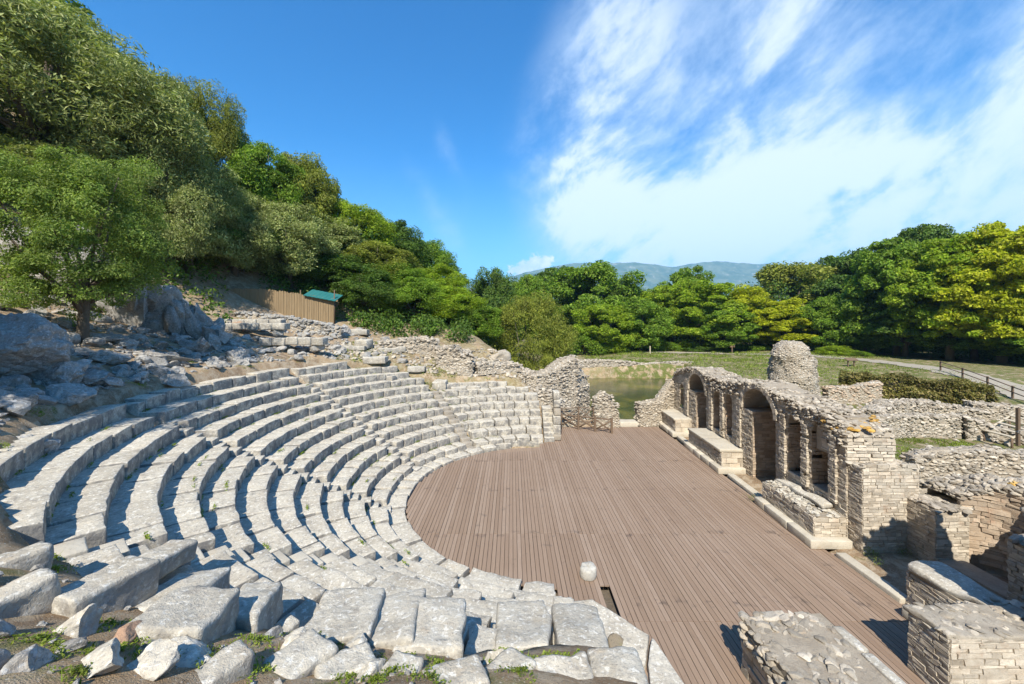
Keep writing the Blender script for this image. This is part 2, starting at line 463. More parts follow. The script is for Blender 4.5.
# earth of the hillside: dirt, dry needles, pale scree, moss and grass
m, t = new_mat('earth'); M['earth'] = m
geo = t.n('ShaderNodeNewGeometry'); pos = geo.outputs['Position']
a = t.noise(pos, .55, 5, .6); b = t.noise(pos, 2.6, 6, .65, .3); c = t.noise(pos, 14, 5, .7); d = t.noise(pos, 60, 3, .6)
k = t.mix(t.mapr(a, .38, .62), (.235, .165, .105), (.35, .25, .155))
k = t.mix(t.mapr(b, .44, .62, 0, .85), k, (.42, .34, .245))
at_ = t.n('ShaderNodeAttribute', attribute_name='grassy')
gmask = t.math('MULTIPLY', t.mapr(t.noise(pos, 1.4, 5, .65, .4), .36, .56), at_.outputs['Fac'])
k = t.mix(t.math('MAXIMUM', t.mapr(t.noise(pos, 1.1, 5, .65, .4), .57, .68, 0, .7), gmask), k,
          t.mix(c, (.065, .085, .018), (.15, .165, .04)))
k = t.mix(t.mapr(c, .56, .7, 0, .55), k, (.10, .065, .04))
k = t.mix(t.mapr(t.noise(pos, 34, 2, .5), .62, .68, 0, .7), k, (.50, .46, .39))                  # grit
finish(t, k, .95, t.math('ADD', t.math('MULTIPLY', c, .6), t.math('MULTIPLY', d, .5)), 1.0, .06, .1)

m, t = new_mat('gravel_path'); M['path'] = m
geo = t.n('ShaderNodeNewGeometry'); pos = geo.outputs['Position']
finish(t, t.mix(t.noise(pos, 1.5, 5), (.27, .235, .185), (.35, .315, .26)), .95, t.noise(pos, 40, 3), .4)

# pond: murky shallow water with algae below the surface
m, t = new_mat('pond_water'); M['water'] = m
geo = t.n('ShaderNodeNewGeometry'); pos = geo.outputs['Position']
k = t.mix(t.mapr(t.noise(pos, .22, 5, .6, .6), .42, .6), (.045, .05, .022), (.12, .105, .03))
p = finish(t, k, .16, t.noise(pos, 5, 3), .12, .05, .3)

# distant mountain: scrub and pale scree
m, t = new_mat('mountain_scrub'); M['mountain'] = m
geo = t.n('ShaderNodeNewGeometry'); pos = geo.outputs['Position']
k = t.mix(t.mapr(t.noise(pos, .006, 8, .65, .4), .42, .6), (.05, .075, .035), (.115, .13, .07))
k = t.mix(t.mapr(t.noise(pos, .011, 8, .7, .5), .55, .68, 0, .8), k, (.30, .28, .24))
finish(t, k, .95)


def leaf_mat(name, c0, c1, c2, trans=0.35):
    m, t = new_mat(name)
    geo = t.n('ShaderNodeNewGeometry'); isl = geo.outputs['Random Per Island']
    oi = t.n('ShaderNodeObjectInfo')
    k = t.ramp(isl, [(0, c0), (.5, c1), (1, c2)])
    nz = t.mapr(t.noise(geo.outputs['Position'], .8, 4, .65), .33, .67, .6, 1.35)
    k = t.mix(1.0, k, t.comb(nz, nz, t.math('MULTIPLY', nz, .9)), 'MULTIPLY')
    d = t.n('ShaderNodeBsdfPrincipled'); t.set(d.inputs['Base Color'], k); d.inputs['Roughness'].default_value = .55
    d.inputs['Specular IOR Level'].default_value = .25
    tr = t.n('ShaderNodeBsdfTranslucent')
    t.set(tr.inputs['Color'], t.mix(1.0, k, (1.25, 1.35, .55), 'MULTIPLY'))
    mx = t.n('ShaderNodeMixShader'); mx.inputs[0].default_value = trans
    t.t.links.new(d.outputs[0], mx.inputs[1]); t.t.links.new(tr.outputs[0], mx.inputs[2])
    o = t.n('ShaderNodeOutputMaterial'); t.t.links.new(mx.outputs[0], o.inputs[0])
    return m


M['lf_olive'] = leaf_mat('olive_leaves', (.15, .19, .05), (.25, .29, .10), (.38, .40, .19), .3)
M['lf_green'] = leaf_mat('green_leaves', (.08, .16, .012), (.15, .25, .022), (.25, .34, .05), .4)
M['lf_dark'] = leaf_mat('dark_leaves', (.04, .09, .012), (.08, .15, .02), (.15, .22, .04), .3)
M['lf_bright'] = leaf_mat('bright_leaves', (.15, .24, .012), (.24, .34, .025), (.35, .42, .04), .45)
M['lf_near'] = leaf_mat('soft_green_leaves', (.10, .165, .03), (.17, .245, .05), (.28, .34, .09), .4)
M['lf_yellow'] = leaf_mat('yellow_green_leaves', (.26, .31, .01), (.38, .41, .016), (.48, .48, .04), .45)
M['lf_brown'] = leaf_mat('olive_brown_leaves', (.13, .16, .02), (.21, .24, .035), (.31, .32, .07), .35)
M['lf_grass'] = leaf_mat('grass_blades', (.10, .15, .015), (.16, .225, .02), (.25, .29, .06), .3)
M['lf_ivy'] = leaf_mat('ivy_leaves', (.09, .105, .025), (.19, .17, .05), (.30, .24, .11), .25)
m, t = new_mat('bark'); M['bark'] = m
geo = t.n('ShaderNodeNewGeometry'); pos = geo.outputs['Position']
finish(t, t.mix(t.noise(pos, 8, 5), (.07, .055, .04), (.17, .14, .11)), .95, t.noise(pos, 18, 4), .8, .05)

# ------------------------------------------------------------------ the bowl of seats: shared measures
C0 = np.array([1.735, 18.053]); R0, W_, H_ = 6.412, .78, .42
K_EDGE = [(0, 6), (60, 6.3), (86, 6.8), (92, 7.2), (97, 8.0), (104, 8.5), (118, 8.9), (126, 9.6), (132, 11.2), (140, 12), (150, 12.9), (206, 12.9), (214, 12.4), (226, 11.8),
          (234, 11), (242, 10.2), (248, 9.5), (255, 8.7), (262, 7.9), (268, 6.9), (276, 6.2), (285, 5.5), (360, 5)]
KE_T = np.array([a for a, b in K_EDGE]); KE_K = np.array([b for a, b in K_EDGE])


def sstep(x, a, b):
    t_ = np.clip((x - a) / (b - a), 0, 1); return t_ * t_ * (3 - 2 * t_)


def row_z(k, th):
    """height of tread k; the far wedge sits slightly lower"""
    return H_ * k - .02 * k * float(sstep(150 - th, 0, 45))


POOL = (3.6, 31.6, 25.0, 57.5)


def ground(X, Y, detail=True):
    X = np.asarray(X, float); Y = np.asarray(Y, float)
    r = np.hypot(X - C0[0], Y - C0[1]); th = np.degrees(np.arctan2(Y - C0[1], X - C0[0])) % 360
    k = (r - R0) / W_; ke = np.interp(th, KE_T, KE_K)
    cone = np.maximum(0, H_ * k) * (1 - .048 * sstep(150 - th, 0, 45))
    sl = np.interp(th, [80, 110, 150, 180, 210, 240, 270], [.15, .24, .27, .40, .44, .40, .40])
    kk = np.maximum(ke, 12.6)
    rk = R0 + W_ * kk
    hill = np.where(r < rk, cone, H_ * kk + (r - rk) * sl)
    # woods on the slope behind the seats get steeper, falling away towards the far plain
    steep = .48 * np.maximum(0, r - 27) * sstep(-X, -2, 22) + .10 * np.maximum(0, -X - 22)
    hill = hill + steep
    hill = np.where(k < ke, np.minimum(hill, cone - .55), hill - .06)
    hill = np.where(k < 0.05, -.5, hill)
    # where the hillside exists: left of the stage, fading out to the plain
    side = np.where(Y > C0[1], sstep(-(X - (2.6 - .12 * np.maximum(0, Y - 30))), -1.6, 2.2 + .45 * np.maximum(0, Y - 31)), (X < 1.52) * 1.0)
    far = 1 - sstep(Y, 40, 92)
    side = side * np.where(Y > 40, far, 1)
    out = np.abs(X) > 200
    plain = .9 * sstep(Y, 28, 44) + .15 * sstep(X, 11.2, 13) + .55 * sstep(X, 15, 24) + .9 * sstep(Y, 84, 130) + .5 * sstep(X, 40, 52)
    plain = plain - .4 * ((X < 11.1) & (Y < 29.4))
    px0, py0, px1, py1 = POOL
    pd = np.minimum(np.minimum(X - px0, px1 - X), np.minimum(Y - py0, py1 - Y)) + .5 * vn(np.stack([X * .4, Y * .4, 0 * X], 1), 5)
    pm = sstep(pd, -.5, .9); plain = plain * (1 - pm) - 1.5 * pm
    z = plain * (1 - side) + np.maximum(hill, plain - 3) * side
    z = np.where(out, .8, z)
    if detail:
        Pn = np.stack([X, Y, 0 * X], 1)
        am = np.where((k < ke) & (side > .5), 0.03, .16) * np.where((np.abs(X) > 150), 6, 1)
        am = np.where((side < .3) & (X < 11.2) & (Y < 29.5), 0, am)
        z = z + am * fbm(Pn * .9, 4, 11) * np.where(side > .5, 1.2, .55)
    return z


def gz(x, y, detail=True): return float(ground(np.array([x]), np.array([y]), detail)[0])


def on_ground(px, py, z_off=0.0):
    """walk along the view ray of a pixel until it meets the ground"""
    d = np.arange(1.2, 120, .02); X = (px - CX) / F * d; Z = EYE - (py - HY) / F * d
    g = ground(X, d) + z_off
    i = np.argmax(Z <= g)
    return Vector((X[i], d[i], g[i] - z_off))


def on_bowl(px, py, z_off=0.0):
    """the same for the sloping surface that the edges of the seats lie on"""
    d = np.arange(1.2, 60, .01); X = (px - CX) / F * d; Z = EYE - (py - HY) / F * d
    g = np.maximum(0, (np.hypot(X - C0[0], d - C0[1]) - R0) / W_ * H_) + z_off
    i = np.argmax(Z <= g)
    return Vector((X[i], d[i], g[i] - z_off))


# ------------------------------------------------------------------ ground sheet, path, water, mountain, haze
def axis(lo, hi, dense_lo, dense_hi, step):
    a = list(np.arange(dense_lo, dense_hi, step)); q = dense_hi; s_ = step
    while q < hi: a.append(q); s_ *= 1.17; q += s_
    a.append(hi); q = dense_lo; s_ = step; b = []
    while q > lo: s_ *= 1.17; q -= s_; b.append(max(q, lo))
    return np.array(sorted(set(b)) + a)


def grid_mesh(name, xs, ys, zf, m):
    X, Y = np.meshgrid(xs, ys); Z = zf(X.ravel(), Y.ravel())
    V = np.stack([X.ravel(), Y.ravel(), Z], 1); nx, ny = len(xs), len(ys)
    i = np.arange((nx - 1) * (ny - 1)); a = (i // (nx - 1)) * nx + i % (nx - 1)
    Fq = np.stack([a, a + 1, a + nx + 1, a + nx], 1)
    return quad_mesh(name, V, Fq, m, True), V


def quad_mesh(name, V, Fq, m, smooth=False):
    me = bpy.data.meshes.new(name); nf = len(Fq); kf = Fq.shape[1]
    me.vertices.add(len(V)); me.vertices.foreach_set('co', np.ascontiguousarray(V, np.float32).ravel())
    me.loops.add(nf * kf); me.loops.foreach_set('vertex_index', np.ascontiguousarray(Fq, np.int32).ravel())
    me.polygons.add(nf); me.polygons.foreach_set('loop_start', np.arange(nf, dtype=np.int32) * kf)
    me.polygons.foreach_set('use_smooth', np.full(nf, smooth))
    me.update(calc_edges=True); me.validate()
    if m is not None: me.materials.append(m)
    o = bpy.data.objects.new(name, me); col.objects.link(o)
    return o


xs = axis(-7000, 7000, -34, 44, .22); ys = axis(-400, 9000, 0, 62, .22)
gobj, GV = grid_mesh('ground', xs, ys, lambda X, Y: ground(X, Y), M['earth'])
tag(gobj, 'brown earth and grass ground of the site', 'ground', kind='structure')
ga = gobj.data.attributes.new('grassy', 'FLOAT', 'POINT')
gx, gy = GV[:, 0], GV[:, 1]
grassy = .95 * (sstep(gx, 14, 17) * sstep(gy, 16, 19)) + .5 * sstep(gy, 42, 48) * sstep(gx, -8, 2)
grassy = np.clip(grassy + .35 * (sstep(-gx, -3, 0) * sstep(gy, 24, 27) * (1 - sstep(-gx, 8, 14))), 0, 1)
ga.data.foreach_set('value', grassy.astype(np.float32))

PATH = [(-2, 81), (10, 79.5), (22, 78), (34, 76), (44, 71.5), (50.5, 63), (52, 54), (50.5, 45.5), (47, 37), (44.5, 31), (43, 24)]


def ribbon(name, pts, width, m, lift=.05):
    P = np.array(pts, float); out = []
    for i in range(len(P) - 1):
        for t_ in np.linspace(0, 1, 14, endpoint=False):
            p0, p1, p2, p3 = P[max(i - 1, 0)], P[i], P[i + 1], P[min(i + 2, len(P) - 1)]
            out.append(.5 * ((2 * p1) + (p2 - p0) * t_ + (2 * p0 - 5 * p1 + 4 * p2 - p3) * t_ ** 2 + (3 * p1 - p0 - 3 * p2 + p3) * t_ ** 3))
    Q = np.array(out); T = np.gradient(Q, axis=0); T /= np.linalg.norm(T, axis=1, keepdims=True); N = np.stack([-T[:, 1], T[:, 0]], 1)
    V = []; nw = 7
    for i, q in enumerate(Q):
        wj = width * (1 + .12 * math.sin(i * .7) + .08 * math.sin(i * 1.9))
        for s_ in np.linspace(-.5, .5, nw):
            p = q + N[i] * s_ * wj; V.append((p[0], p[1], 0))
    V = np.array(V); V[:, 2] = ground(V[:, 0], V[:, 1]) + lift
    n_ = len(Q); Fq = np.array([(i * nw + j, i * nw + j + 1, (i + 1) * nw + j + 1, (i + 1) * nw + j) for i in range(n_ - 1) for j in range(nw - 1)])
    return quad_mesh(name, V, Fq, m, True)


tag(ribbon('path', PATH, 3.2, M['path'], .06), 'pale gravel path curving past the ruins and the forest', 'path', kind='structure')
mb = MB(); px0, py0, px1, py1 = POOL
mb.add([(px0 - 1.5, py0 - 1, -.55), (px1 + 1.5, py0 - 1, -.55), (px1 + 1.5, py1 + 1.5, -.55), (px0 - 1.5, py1 + 1.5, -.55)], [(0, 1, 2, 3)])
tag(mb.build('water', M['water']), 'murky green pond water behind the stage ruins', 'water', kind='structure')


def mount(X, Y):
    pxs = CX + F * X / 5200.0
    prof = np.interp(pxs, [300, 430, 500, 540, 575, 600, 640, 672, 700, 716, 760, 830, 900, 1000, 1250], [296, 290, 279, 268, 262.5, 261.5, 262, 266, 262, 260.5, 263, 265.5, 272, 282, 296])
    top = (HY - prof) / F * 5200
    t_ = np.clip((Y - 3700) / 1500, 0, 1)
    P = np.stack([X / 420, Y / 420, 0 * X], 1)
    rid = (1 - np.abs(fbm(P, 5, 31))) - .75
    back = np.clip((Y - 5200) / 2200, 0, 1)
    return top * (t_ ** 1.25) * (1 - .6 * back) + 230 * rid * t_ * (1 - t_) * 2.2 + 12 * fbm(P * 5, 3, 5) * t_ - 30 * (1 - t_)


mo, _ = grid_mesh('mountain', np.linspace(-3200, 9000, 330), np.linspace(3650, 7400, 90), mount, M['mountain'])
tag(mo, 'long blue scrub mountain on the horizon', 'mountain', kind='structure')

mb = MB(); mb.box((1000, 4300, 400), (8800, 5200, 450))
hb = mb.build('haze', None); tag(hb, 'thin blue haze in the air', 'haze', kind='stuff')
m, t = new_mat('haze_air'); vol = t.n('ShaderNodeVolumePrincipled'); vol.inputs['Density'].default_value = 1.35e-4
vol.inputs['Color'].default_value = (.36, .72, 1, 1); vol.inputs['Anisotropy'].default_value = .0
o_ = t.n('ShaderNodeOutputMaterial'); t.t.links.new(vol.outputs[0], o_.inputs['Volume']); hb.data.materials.append(m)

# ------------------------------------------------------------------ the wooden deck
mb = MB(); bw = .145; x = -4.75
def deck_span(x):
    y1 = 28.9 + .35 * math.sin(x * .6) * 0
    dxr = x - C0[0]
    rr = R0 + .05
    if dxr < -rr: return None
    ya = C0[1] - math.sqrt(max(0, rr * rr - dxr * dxr)) if dxr < 0 else C0[1] - rr
    yb = C0[1] + math.sqrt(max(0, rr * rr - dxr * dxr)) if dxr < 0 else 30
    if x < 3.1: yb = min(yb, 24.5 + max(0, (x + .1)) * .46 if x > -2.6 else yb)
    if x > 3.1: yb = 29.2
    if x > 1.3: ya = min(ya, 11.2 - (x - 1.3) * .7)
    if x > 2.25: ya = 2.5
    xr = 10.62 + .0393 * (np.array([ya, yb]) - 13.82)
    return ya, yb
while x < 11.25:
    s_ = deck_span(x)
    if s_:
        ya, yb = s_
        if x > 10.3: yb = min(yb, 13.4 + max(0, (11.0 - x)) * 0)
        if 10.3 < x < 11.1: yb = max(yb, min(29.2, 30)) if x < 10.9 else yb
        y = ya
        joints = [y_ for y_ in (8.25, 10.35, 14.6, 22.2) if ya + .3 < y_ < yb - .3]
        for j in joints + [yb]:
            z = rng.uniform(-.006, .005)
            if 2.62 < x < 2.86 and y > 10 and y < 11.7 < j + .1: y = 11.75
            if 2.62 < x < 2.86 and j < 11.7 and y > 10: y = j; continue
            if j - y > .1: mb.box((x + bw / 2, (y + j) / 2, -.02 + z), (bw / 2 - .0072, (j - y) / 2 - .004, .02), None, .002)
            y = j
    x += bw
deck = mb.build('stage_floor', M['deck'])
tag(deck, 'brown timber board deck of the orchestra and stage', 'floor', kind='structure')
mb = MB(); mb.box((4.0, 15.5, -.35), (8.4, 14.2, .02))
o = mb.build('floor_bed', M['bark']); tag(o, 'dark bed below the deck boards', 'floor', kind='structure')

# ------------------------------------------------------------------ seating rows
STAIRS = [(232.0, .34), (195.5, .30), (160.0, .30), (126.0, .34)]            # azimuth, half width in metres
ORD = ['lowest', 'second', 'third', 'fourth', 'fifth', 'sixth', 'seventh', 'eighth', 'ninth', 'tenth', 'eleventh', 'twelfth']


def row_far(k): return [88.5, 87.5, 87.8, 88, 88.3, 88.5, 88.8, 92.2, 99.5, 126.5, 131, 133, 146][k]
def row_near(k):
    x_end = 1.3 if k < 2 else 1.48
    r = R0 + W_ * k + .3
    t_ = 360 - math.degrees(math.acos(min(1, (x_end - C0[0]) / r)))
    lim = {6: 266, 7: 263, 8: 257, 9: 249.5, 10: 242.5, 11: 231.0, 12: 222}.get(k, 400)
    return min(t_, lim)


def bend(th0, r_in, z0):
    """maps a straight block (x along the row, y outward) onto the ring"""
    def f(P):
        r = r_in + P[:, 1]; a = th0 + P[:, 0] / (r_in + .4)
        return np.stack([C0[0] + r * np.cos(a), C0[1] + r * np.sin(a), z0 + P[:, 2]], 1)
    return f


def seat_row(k):
    r_in = R0 + W_ * k
    a0, a1 = row_far(k), row_near(k)
    z_ref = H_ * k
    t_ = thing('seat_row', '', 'seats', (C0[0] - r_in, C0[1], 0))
    th = a0; nblk = 0
    while th < a1 - .6:
        near = th > 234
        L = rng.uniform(.6, 1.3) if th < 195 else rng.uniform(.8, 1.8)
        if near: L = rng.uniform(1.0, 1.9)
        da = math.degrees(L / (r_in + .2)); te = min(th + da, a1)
        # keep the stairways clear on rows above the walkway
        skip = None
        for sa, hw in STAIRS:
            h_ = math.degrees(hw / r_in)
            if k >= 1 and th < sa + h_ and te > sa - h_:
                skip = (sa - h_, sa + h_)
        if skip:
            if skip[0] - th > math.degrees(.25 / r_in): te = skip[0]
            else: th = skip[1]; continue
        L = math.radians(te - th) * (r_in + .2)
        mid = math.radians((te + th) / 2)
        z = row_z(k, (te + th) / 2)
        dep = W_ + .16 + (.12 if near else 0); hgt = .56
        dz = rng.normal(0, .014 if not near else .03); dr = rng.normal(0, .018 if not near else .035)
        if k == 0: z = .13; hgt = .4; dep = W_ + .2
        if k == 0 and (te + th) / 2 < 128:
            dr += .75 * sstep(128 - (te + th) / 2, 0, 26); dep -= .7 * sstep(128 - (te + th) / 2, 0, 26)
        if k == 12: hgt = .8; dep = rng.uniform(.55, .9); dz += rng.uniform(-.06, .10)
        tilt = rng.normal(0, .012 if not near else .03)
        Lb = max(.2, L - rng.uniform(.004, .022))
        mb = MB()
        top = z + dz
        T = bend(mid, r_in + dr + dep / 2, top - hgt / 2)
        A = Rx(rng.normal(0, .015)) @ Ry(tilt)
        stone_block(mb, (Lb, dep, hgt), lambda P: T(P @ A), rad=rng.uniform(.012, .03), rough=.026 if not near else .045, seg=.12 if near or th > 200 else .2, big=.05 if not near else .10)
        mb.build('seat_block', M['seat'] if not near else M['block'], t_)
        nblk += 1; th = te
    return t_


rows = []
for k in range(0, 13):
    r_ = seat_row(k)
    if k == 0: r_['label'] = 'low pale kerb step ringing the wooden deck under the first seats'; r_['category'] = 'kerb'; r_.name = 'kerb_step'
    elif k == 12: r_['label'] = 'topmost curved row of tall grey stone blocks below the rocky slope'
    else: r_['label'] = '%s curved row of white stone seats counted up from the wooden deck' % ORD[k - 1]
    r_['group'] = 'curved rows of stone seats'; rows.append(r_)

# stairways between the wedges: small half-height steps let into the rows
for (sa, hw), lab, mt in zip(STAIRS, ['narrow stairway of pale little steps nearest the camera, running up past the big loose blocks',
                                      'steep narrow stairway through the left of the seating, its steps cut into the rows',
                                      'narrow stairway climbing the seats straight across the deck from the arches',
                                      'narrow worn brown stairway beside the far right wedge of seats'], ['pale', 'seat', 'seat', 'rubble']):
    t_ = thing('stairway', lab, 'stairs', (C0[0] + R0 * math.cos(R(sa)), C0[1] + R0 * math.sin(R(sa)), 0), 'stairways between the seats')
    kmax = {232.0: 11, 195.5: 11, 160.0: 11, 126.0: 8}[sa]
    for k in range(1, kmax):
        z = row_z(k, sa)
        for half in (0, 1):
            mb = MB(); ri = R0 + W_ * k + half * W_ / 2 - .02 - (.10 if not half else 0)
            zt = z - (.20 if not half else 0) + rng.normal(0, .012)
            hgt = .5
            stone_block(mb, (hw * 2 - .05, W_ / 2 + .14, hgt), bend(R(sa) + rng.normal(0, .002), ri + W_ / 4, zt - hgt / 2), rad=.03, rough=.02, seg=.2, big=.02)
            mb.build('step', M[mt] if rng.random() < .85 else M['seat'], t_)

# the end stair and rubble pier at the right-hand end of the far wedge
t_ = thing('stairway', 'short steep stone stair at the far end of the seats beside the wooden fence', 'stairs', (2.45, 26.2, 0), 'stairways between the seats')
for i in range(7):
    mb = MB(); z = .26 * (i + 1)
    stone_block(mb, (.66, 1.0, .5), placed((2.46, 25.75 + .28 * i + .35, z - .25)), .03, .015, .2)
    mb.build('step', M['seat'], t_)
t_ = thing('end_pier', 'stacked white stone end pier between the far stair and the wooden fence', 'pier', (3.05, 26.6, 0))
z = 0
for i, h_ in enumerate([.42, .6, .55, .5, .55, .5]):
    mb = MB(); z += h_
    stone_block(mb, (.52 - .02 * i, 1.6 - .12 * i, h_ - .02), placed((3.03 + rng.normal(0, .02), 26.6 + .05 * i, z - h_ / 2), rng.normal(0, .03)), .05, .03, .2, big=.04)
    mb.build('stone', M['seat'] if i % 3 else M['rubble'], t_)

# flat pale paving where the near seats meet the deck
def flat_slab(poly, z0, z1, seed, rough=.025):
    """a paving slab of irregular outline with worn edges"""
    P = np.array(poly, float); n = len(P); out = []
    for a in range(n):
        p, q = P[a], P[(a + 1) % n]; k_ = max(2, int(np.linalg.norm(q - p) / .12))
        for b in range(k_): out.append(p + (q - p) * b / k_)
    Q = np.array(out); Q = Q + .03 * np.stack([fbm(np.c_[Q * 2.5, 0 * Q[:, :1]], 3, seed), fbm(np.c_[Q * 2.5, 0 * Q[:, :1]], 3, seed + 1)], 1)
    c = Q.mean(0); V = []; Fc = []; m_ = len(Q); rings = [(1.0, z0), (1.0, z1 - .04), (.985, z1 - .008), (.95, z1), (.8, z1), (.6, z1), (.4, z1), (.2, z1)]
    for f, z in rings:
        R_ = c + (Q - c) * f; zz = z + (rough * fbm(np.c_[R_ * 3, 0 * R_[:, :1]], 3, seed) if z > z1 - .03 else 0); V.append(np.c_[R_, np.full(m_, z) if np.isscalar(zz) else zz])
    V.append(np.array([[*c, z1]])); V = np.concatenate(V)
    for r in range(len(rings) - 1):
        for a in range(m_): Fc.append((r * m_ + a, r * m_ + (a + 1) % m_, (r + 1) * m_ + (a + 1) % m_, (r + 1) * m_ + a))
    e = (len(rings) - 1) * m_
    for a in range(m_): Fc.append((e + a, e + (a + 1) % m_, len(V) - 1))
    mb = MB(); mb.add(V, Fc, True); return mb


for poly, z1, mt, lab in [([(1.30, 10.85), (2.25, 11.0), (2.9, 10.3), (3.42, 9.72), (3.05, 8.9), (2.3, 8.5), (1.45, 9.2)], .16, 'seat', 'large smooth pale slab beside the small dark gap in the deck'),
                          ([(3.08, 8.86), (3.45, 9.6), (3.62, 8.9), (3.74, 8.15), (3.35, 7.9), (2.95, 8.3)], .20, 'block', 'blue white slab at the edge of the deck right of the mossy stone'),
                          ([(3.0, 8.2), (3.36, 7.84), (3.78, 8.05), (3.95, 7.3), (3.9, 6.5), (2.9, 6.4), (2.75, 7.4)], .34, 'block', 'pitted white slab cut by the bottom edge beside the deck'),
                          ([(1.4, 9.1), (2.28, 8.42), (2.9, 8.25), (2.7, 7.3), (2.85, 6.3), (1.5, 6.0)], .22, 'block', 'worn white paving below the brown mossy stone')]:
    tag(flat_slab(poly, -.45, z1, len(lab)).build('paving_slab', M[mt]), lab, 'paving slab', 'paving slabs at the end of the near seats')
mb = MB(); mb.add([(1.5, 3.2, -.4), (1.5, 9.6, -.4), (1.5, 9.6, .6), (1.5, 6.6, 2.3), (1.5, 3.2, 4.2), (.9, 3.2, -.4), (.9, 9.6, -.4), (.9, 9.6, .6), (.9, 6.6, 2.3), (.9, 3.2, 4.2)],
                  [(0, 1, 2, 3, 4), (9, 8, 7, 6, 5), (0, 5, 6, 1), (1, 6, 7, 2), (2, 7, 8, 3), (3, 8, 9, 4), (4, 9, 5, 0)])
t_ = thing('end_wall', 'hidden rubble end wall carrying the near seats beside the paving', 'wall', (1.2, 6.4, 0)); mb.build('core', M['rubblecore'], t_)

# ------------------------------------------------------------------ loose blocks on the near wedge
LOOSE = [  # pixel centre of the top face, height above the slope, (length, width, height), yaw, pitch, label
    ((105, 576), .22, (.95, .55, .5), 80, 4, 'long grey block tipped on its side left of the two biggest loose blocks'),
    ((152, 556), .12, (1.1, .5, .3), 84, 6, 'flat pale slab behind the long grey tipped block'),
    ((180, 590), .06, (.95, .75, .4), 96, 8, 'flat slab with a straight joint behind the largest square loose block'),
    ((184, 606), .22, (.85, .8, .55), 97, 8, 'largest square loose block with a rough grey front in the bottom left'),
    ((250, 600), .16, (.95, .58, .5), 100, 8, 'rounded worn block right of the largest square loose block'),
    ((345, 612), .14, (1.25, 1.0, .4), 98, 8, 'broad flat slab lying level left of the big boxy block'),
    ((392, 618), .16, (1.25, .8, .42), 96, 8, 'pitted slab wedged tight against the left side of the big boxy block'),
    ((432, 622), .2, (1.15, .9, .6), 93, 6, 'big boxy pitted block with a sharp dark right side at the bottom centre'),
    ((522, 624), .06, (1.3, .85, .45), 91, 10, 'square pale slab right of the big boxy block'),
    ((580, 628), .06, (1.3, .8, .4), 90, 12, 'wide white slab at the end of the near seats next to the paving'),
    ((300, 655), -.02, (.62, .5, .3), 60, 2, 'flat chalky paving stone half buried below the rounded worn block'),
    ((350, 662), -.03, (.6, .42, .3), 30, 2, 'flat two tone paving stone half buried below the broad flat slab'),
    ((396, 672), -.03, (.5, .42, .3), 75, 0, 'small flat paving stone half buried below the big boxy block'),
    ((455, 676), -.02, (.7, .45, .3), 20, 0, 'wide flat paving stone at the bottom edge right of the big boxy block'),
    ((512, 668), -.03, (.55, .45, .3), 50, 0, 'square flat paving stone in the dry earth at the bottom centre'),
    ((566, 672), -.02, (.7, .55, .32), 10, 0, 'broad pale paving stone at the bottom edge near the paving slabs'),
    ((618, 672), -.02, (.6, .7, .32), 0, 0, 'last pale paving stone at the bottom edge before the deck side slabs'),
    ((205, 668), -.04, (.7, .35, .3), 62, 0, 'long thin half buried stone under the largest square loose block'),
    ((8, 592), .04, (.7, .4, .4), 70, 0, 'shaded grey block at the left edge below the stairway'),
    ((6, 556), .0, (.7, .45, .35), 62, 0, 'bluish shaded slab at the left edge above the dirt path'),
]
for (p, up, dims, yaw, pit, lab) in LOOSE:
    c = on_bowl(p[0], p[1], .06 + up); up = .06 + up
    mb = MB()
    stone_block(mb, dims, placed((c.x, c.y, c.z + up - dims[2] / 2), R(yaw), R(rng.uniform(-4, 4)), R(pit)), .05, .045, .06, big=.09)
    o = mb.build('loose_block', M['block']); tag(o, lab, 'stone block', 'loose blocks on the near seats')

# rocks in the foreground dirt
FG = [((72, 632), .30, .24, 'block', 'small lumpy grey rock under the long tipped block'), ((126, 640), .26, .16, 'redstone', 'reddish brown flat stone beside the largest loose block'),
      ((98, 668), .34, .16, 'block', 'pale pointed slab at the bottom edge below the reddish stone'), ((145, 668), .34, .2, 'block', 'flat grey slab at the bottom left corner of the largest loose block'),
      ((185, 662), .4, .13, 'block', 'long thin slab lying below the largest loose block'), ((26, 668), .3, .15, 'hillrock', 'low grey rock half buried in the bottom left corner'),
      ((297, 650), .30, .2, 'block', 'rounded chalky rock in the grass below the worn block'), ((357, 655), .28, .16, 'block', 'two tone pale rock in the green weeds below the broad flat slab'),
      ((368, 678), .26, .16, 'block', 'flat rock at the bottom edge in the green weeds'), ((316, 672), .15, .1, 'block', 'small tan stone between chalky rock and bottom edge'),
      ((490, 662), .22, .14, 'block', 'small pale stone right of the dark side of the boxy block'), ((548, 668), .2, .15, 'greyrubble', 'grey stone in the dry earth at the bottom centre'),
      ((60, 604), .22, .12, 'hillrock', 'small slate grey rock in the dirt left of the tipped block')]
for (p, sx, sz, mt, lab) in FG:
    c = on_ground(*p); mb = MB()
    rock(mb, (c.x, c.y, c.z + sz * .02), (sx * .8, sx * rng.uniform(.5, .65), sz * .8), 4, 14, .10, smooth=True)
    Vq = mb.v[0]; Cq = Vq.mean(0); Dq = (Vq - Cq) / np.linalg.norm(Vq - Cq, axis=1, keepdims=True); mb.v[0] = Vq + Dq * ((fbm(Vq * 7, 4, 3) * .10 - .12 * np.abs(fbm(Vq * 4, 3, 9))) * sx)[:, None]
    tag(mb.build('rock', M[mt]), lab, 'rock', 'rocks in the foreground dirt')
mb = MB(); rock(mb, (2.42, 9.05, .33), (.23, .2, .25), 4, 9, .12, smooth=True); tag(mb.build('rock', M['mossrock']), 'brown mossy stone sitting on the pale paving beside the deck', 'rock')
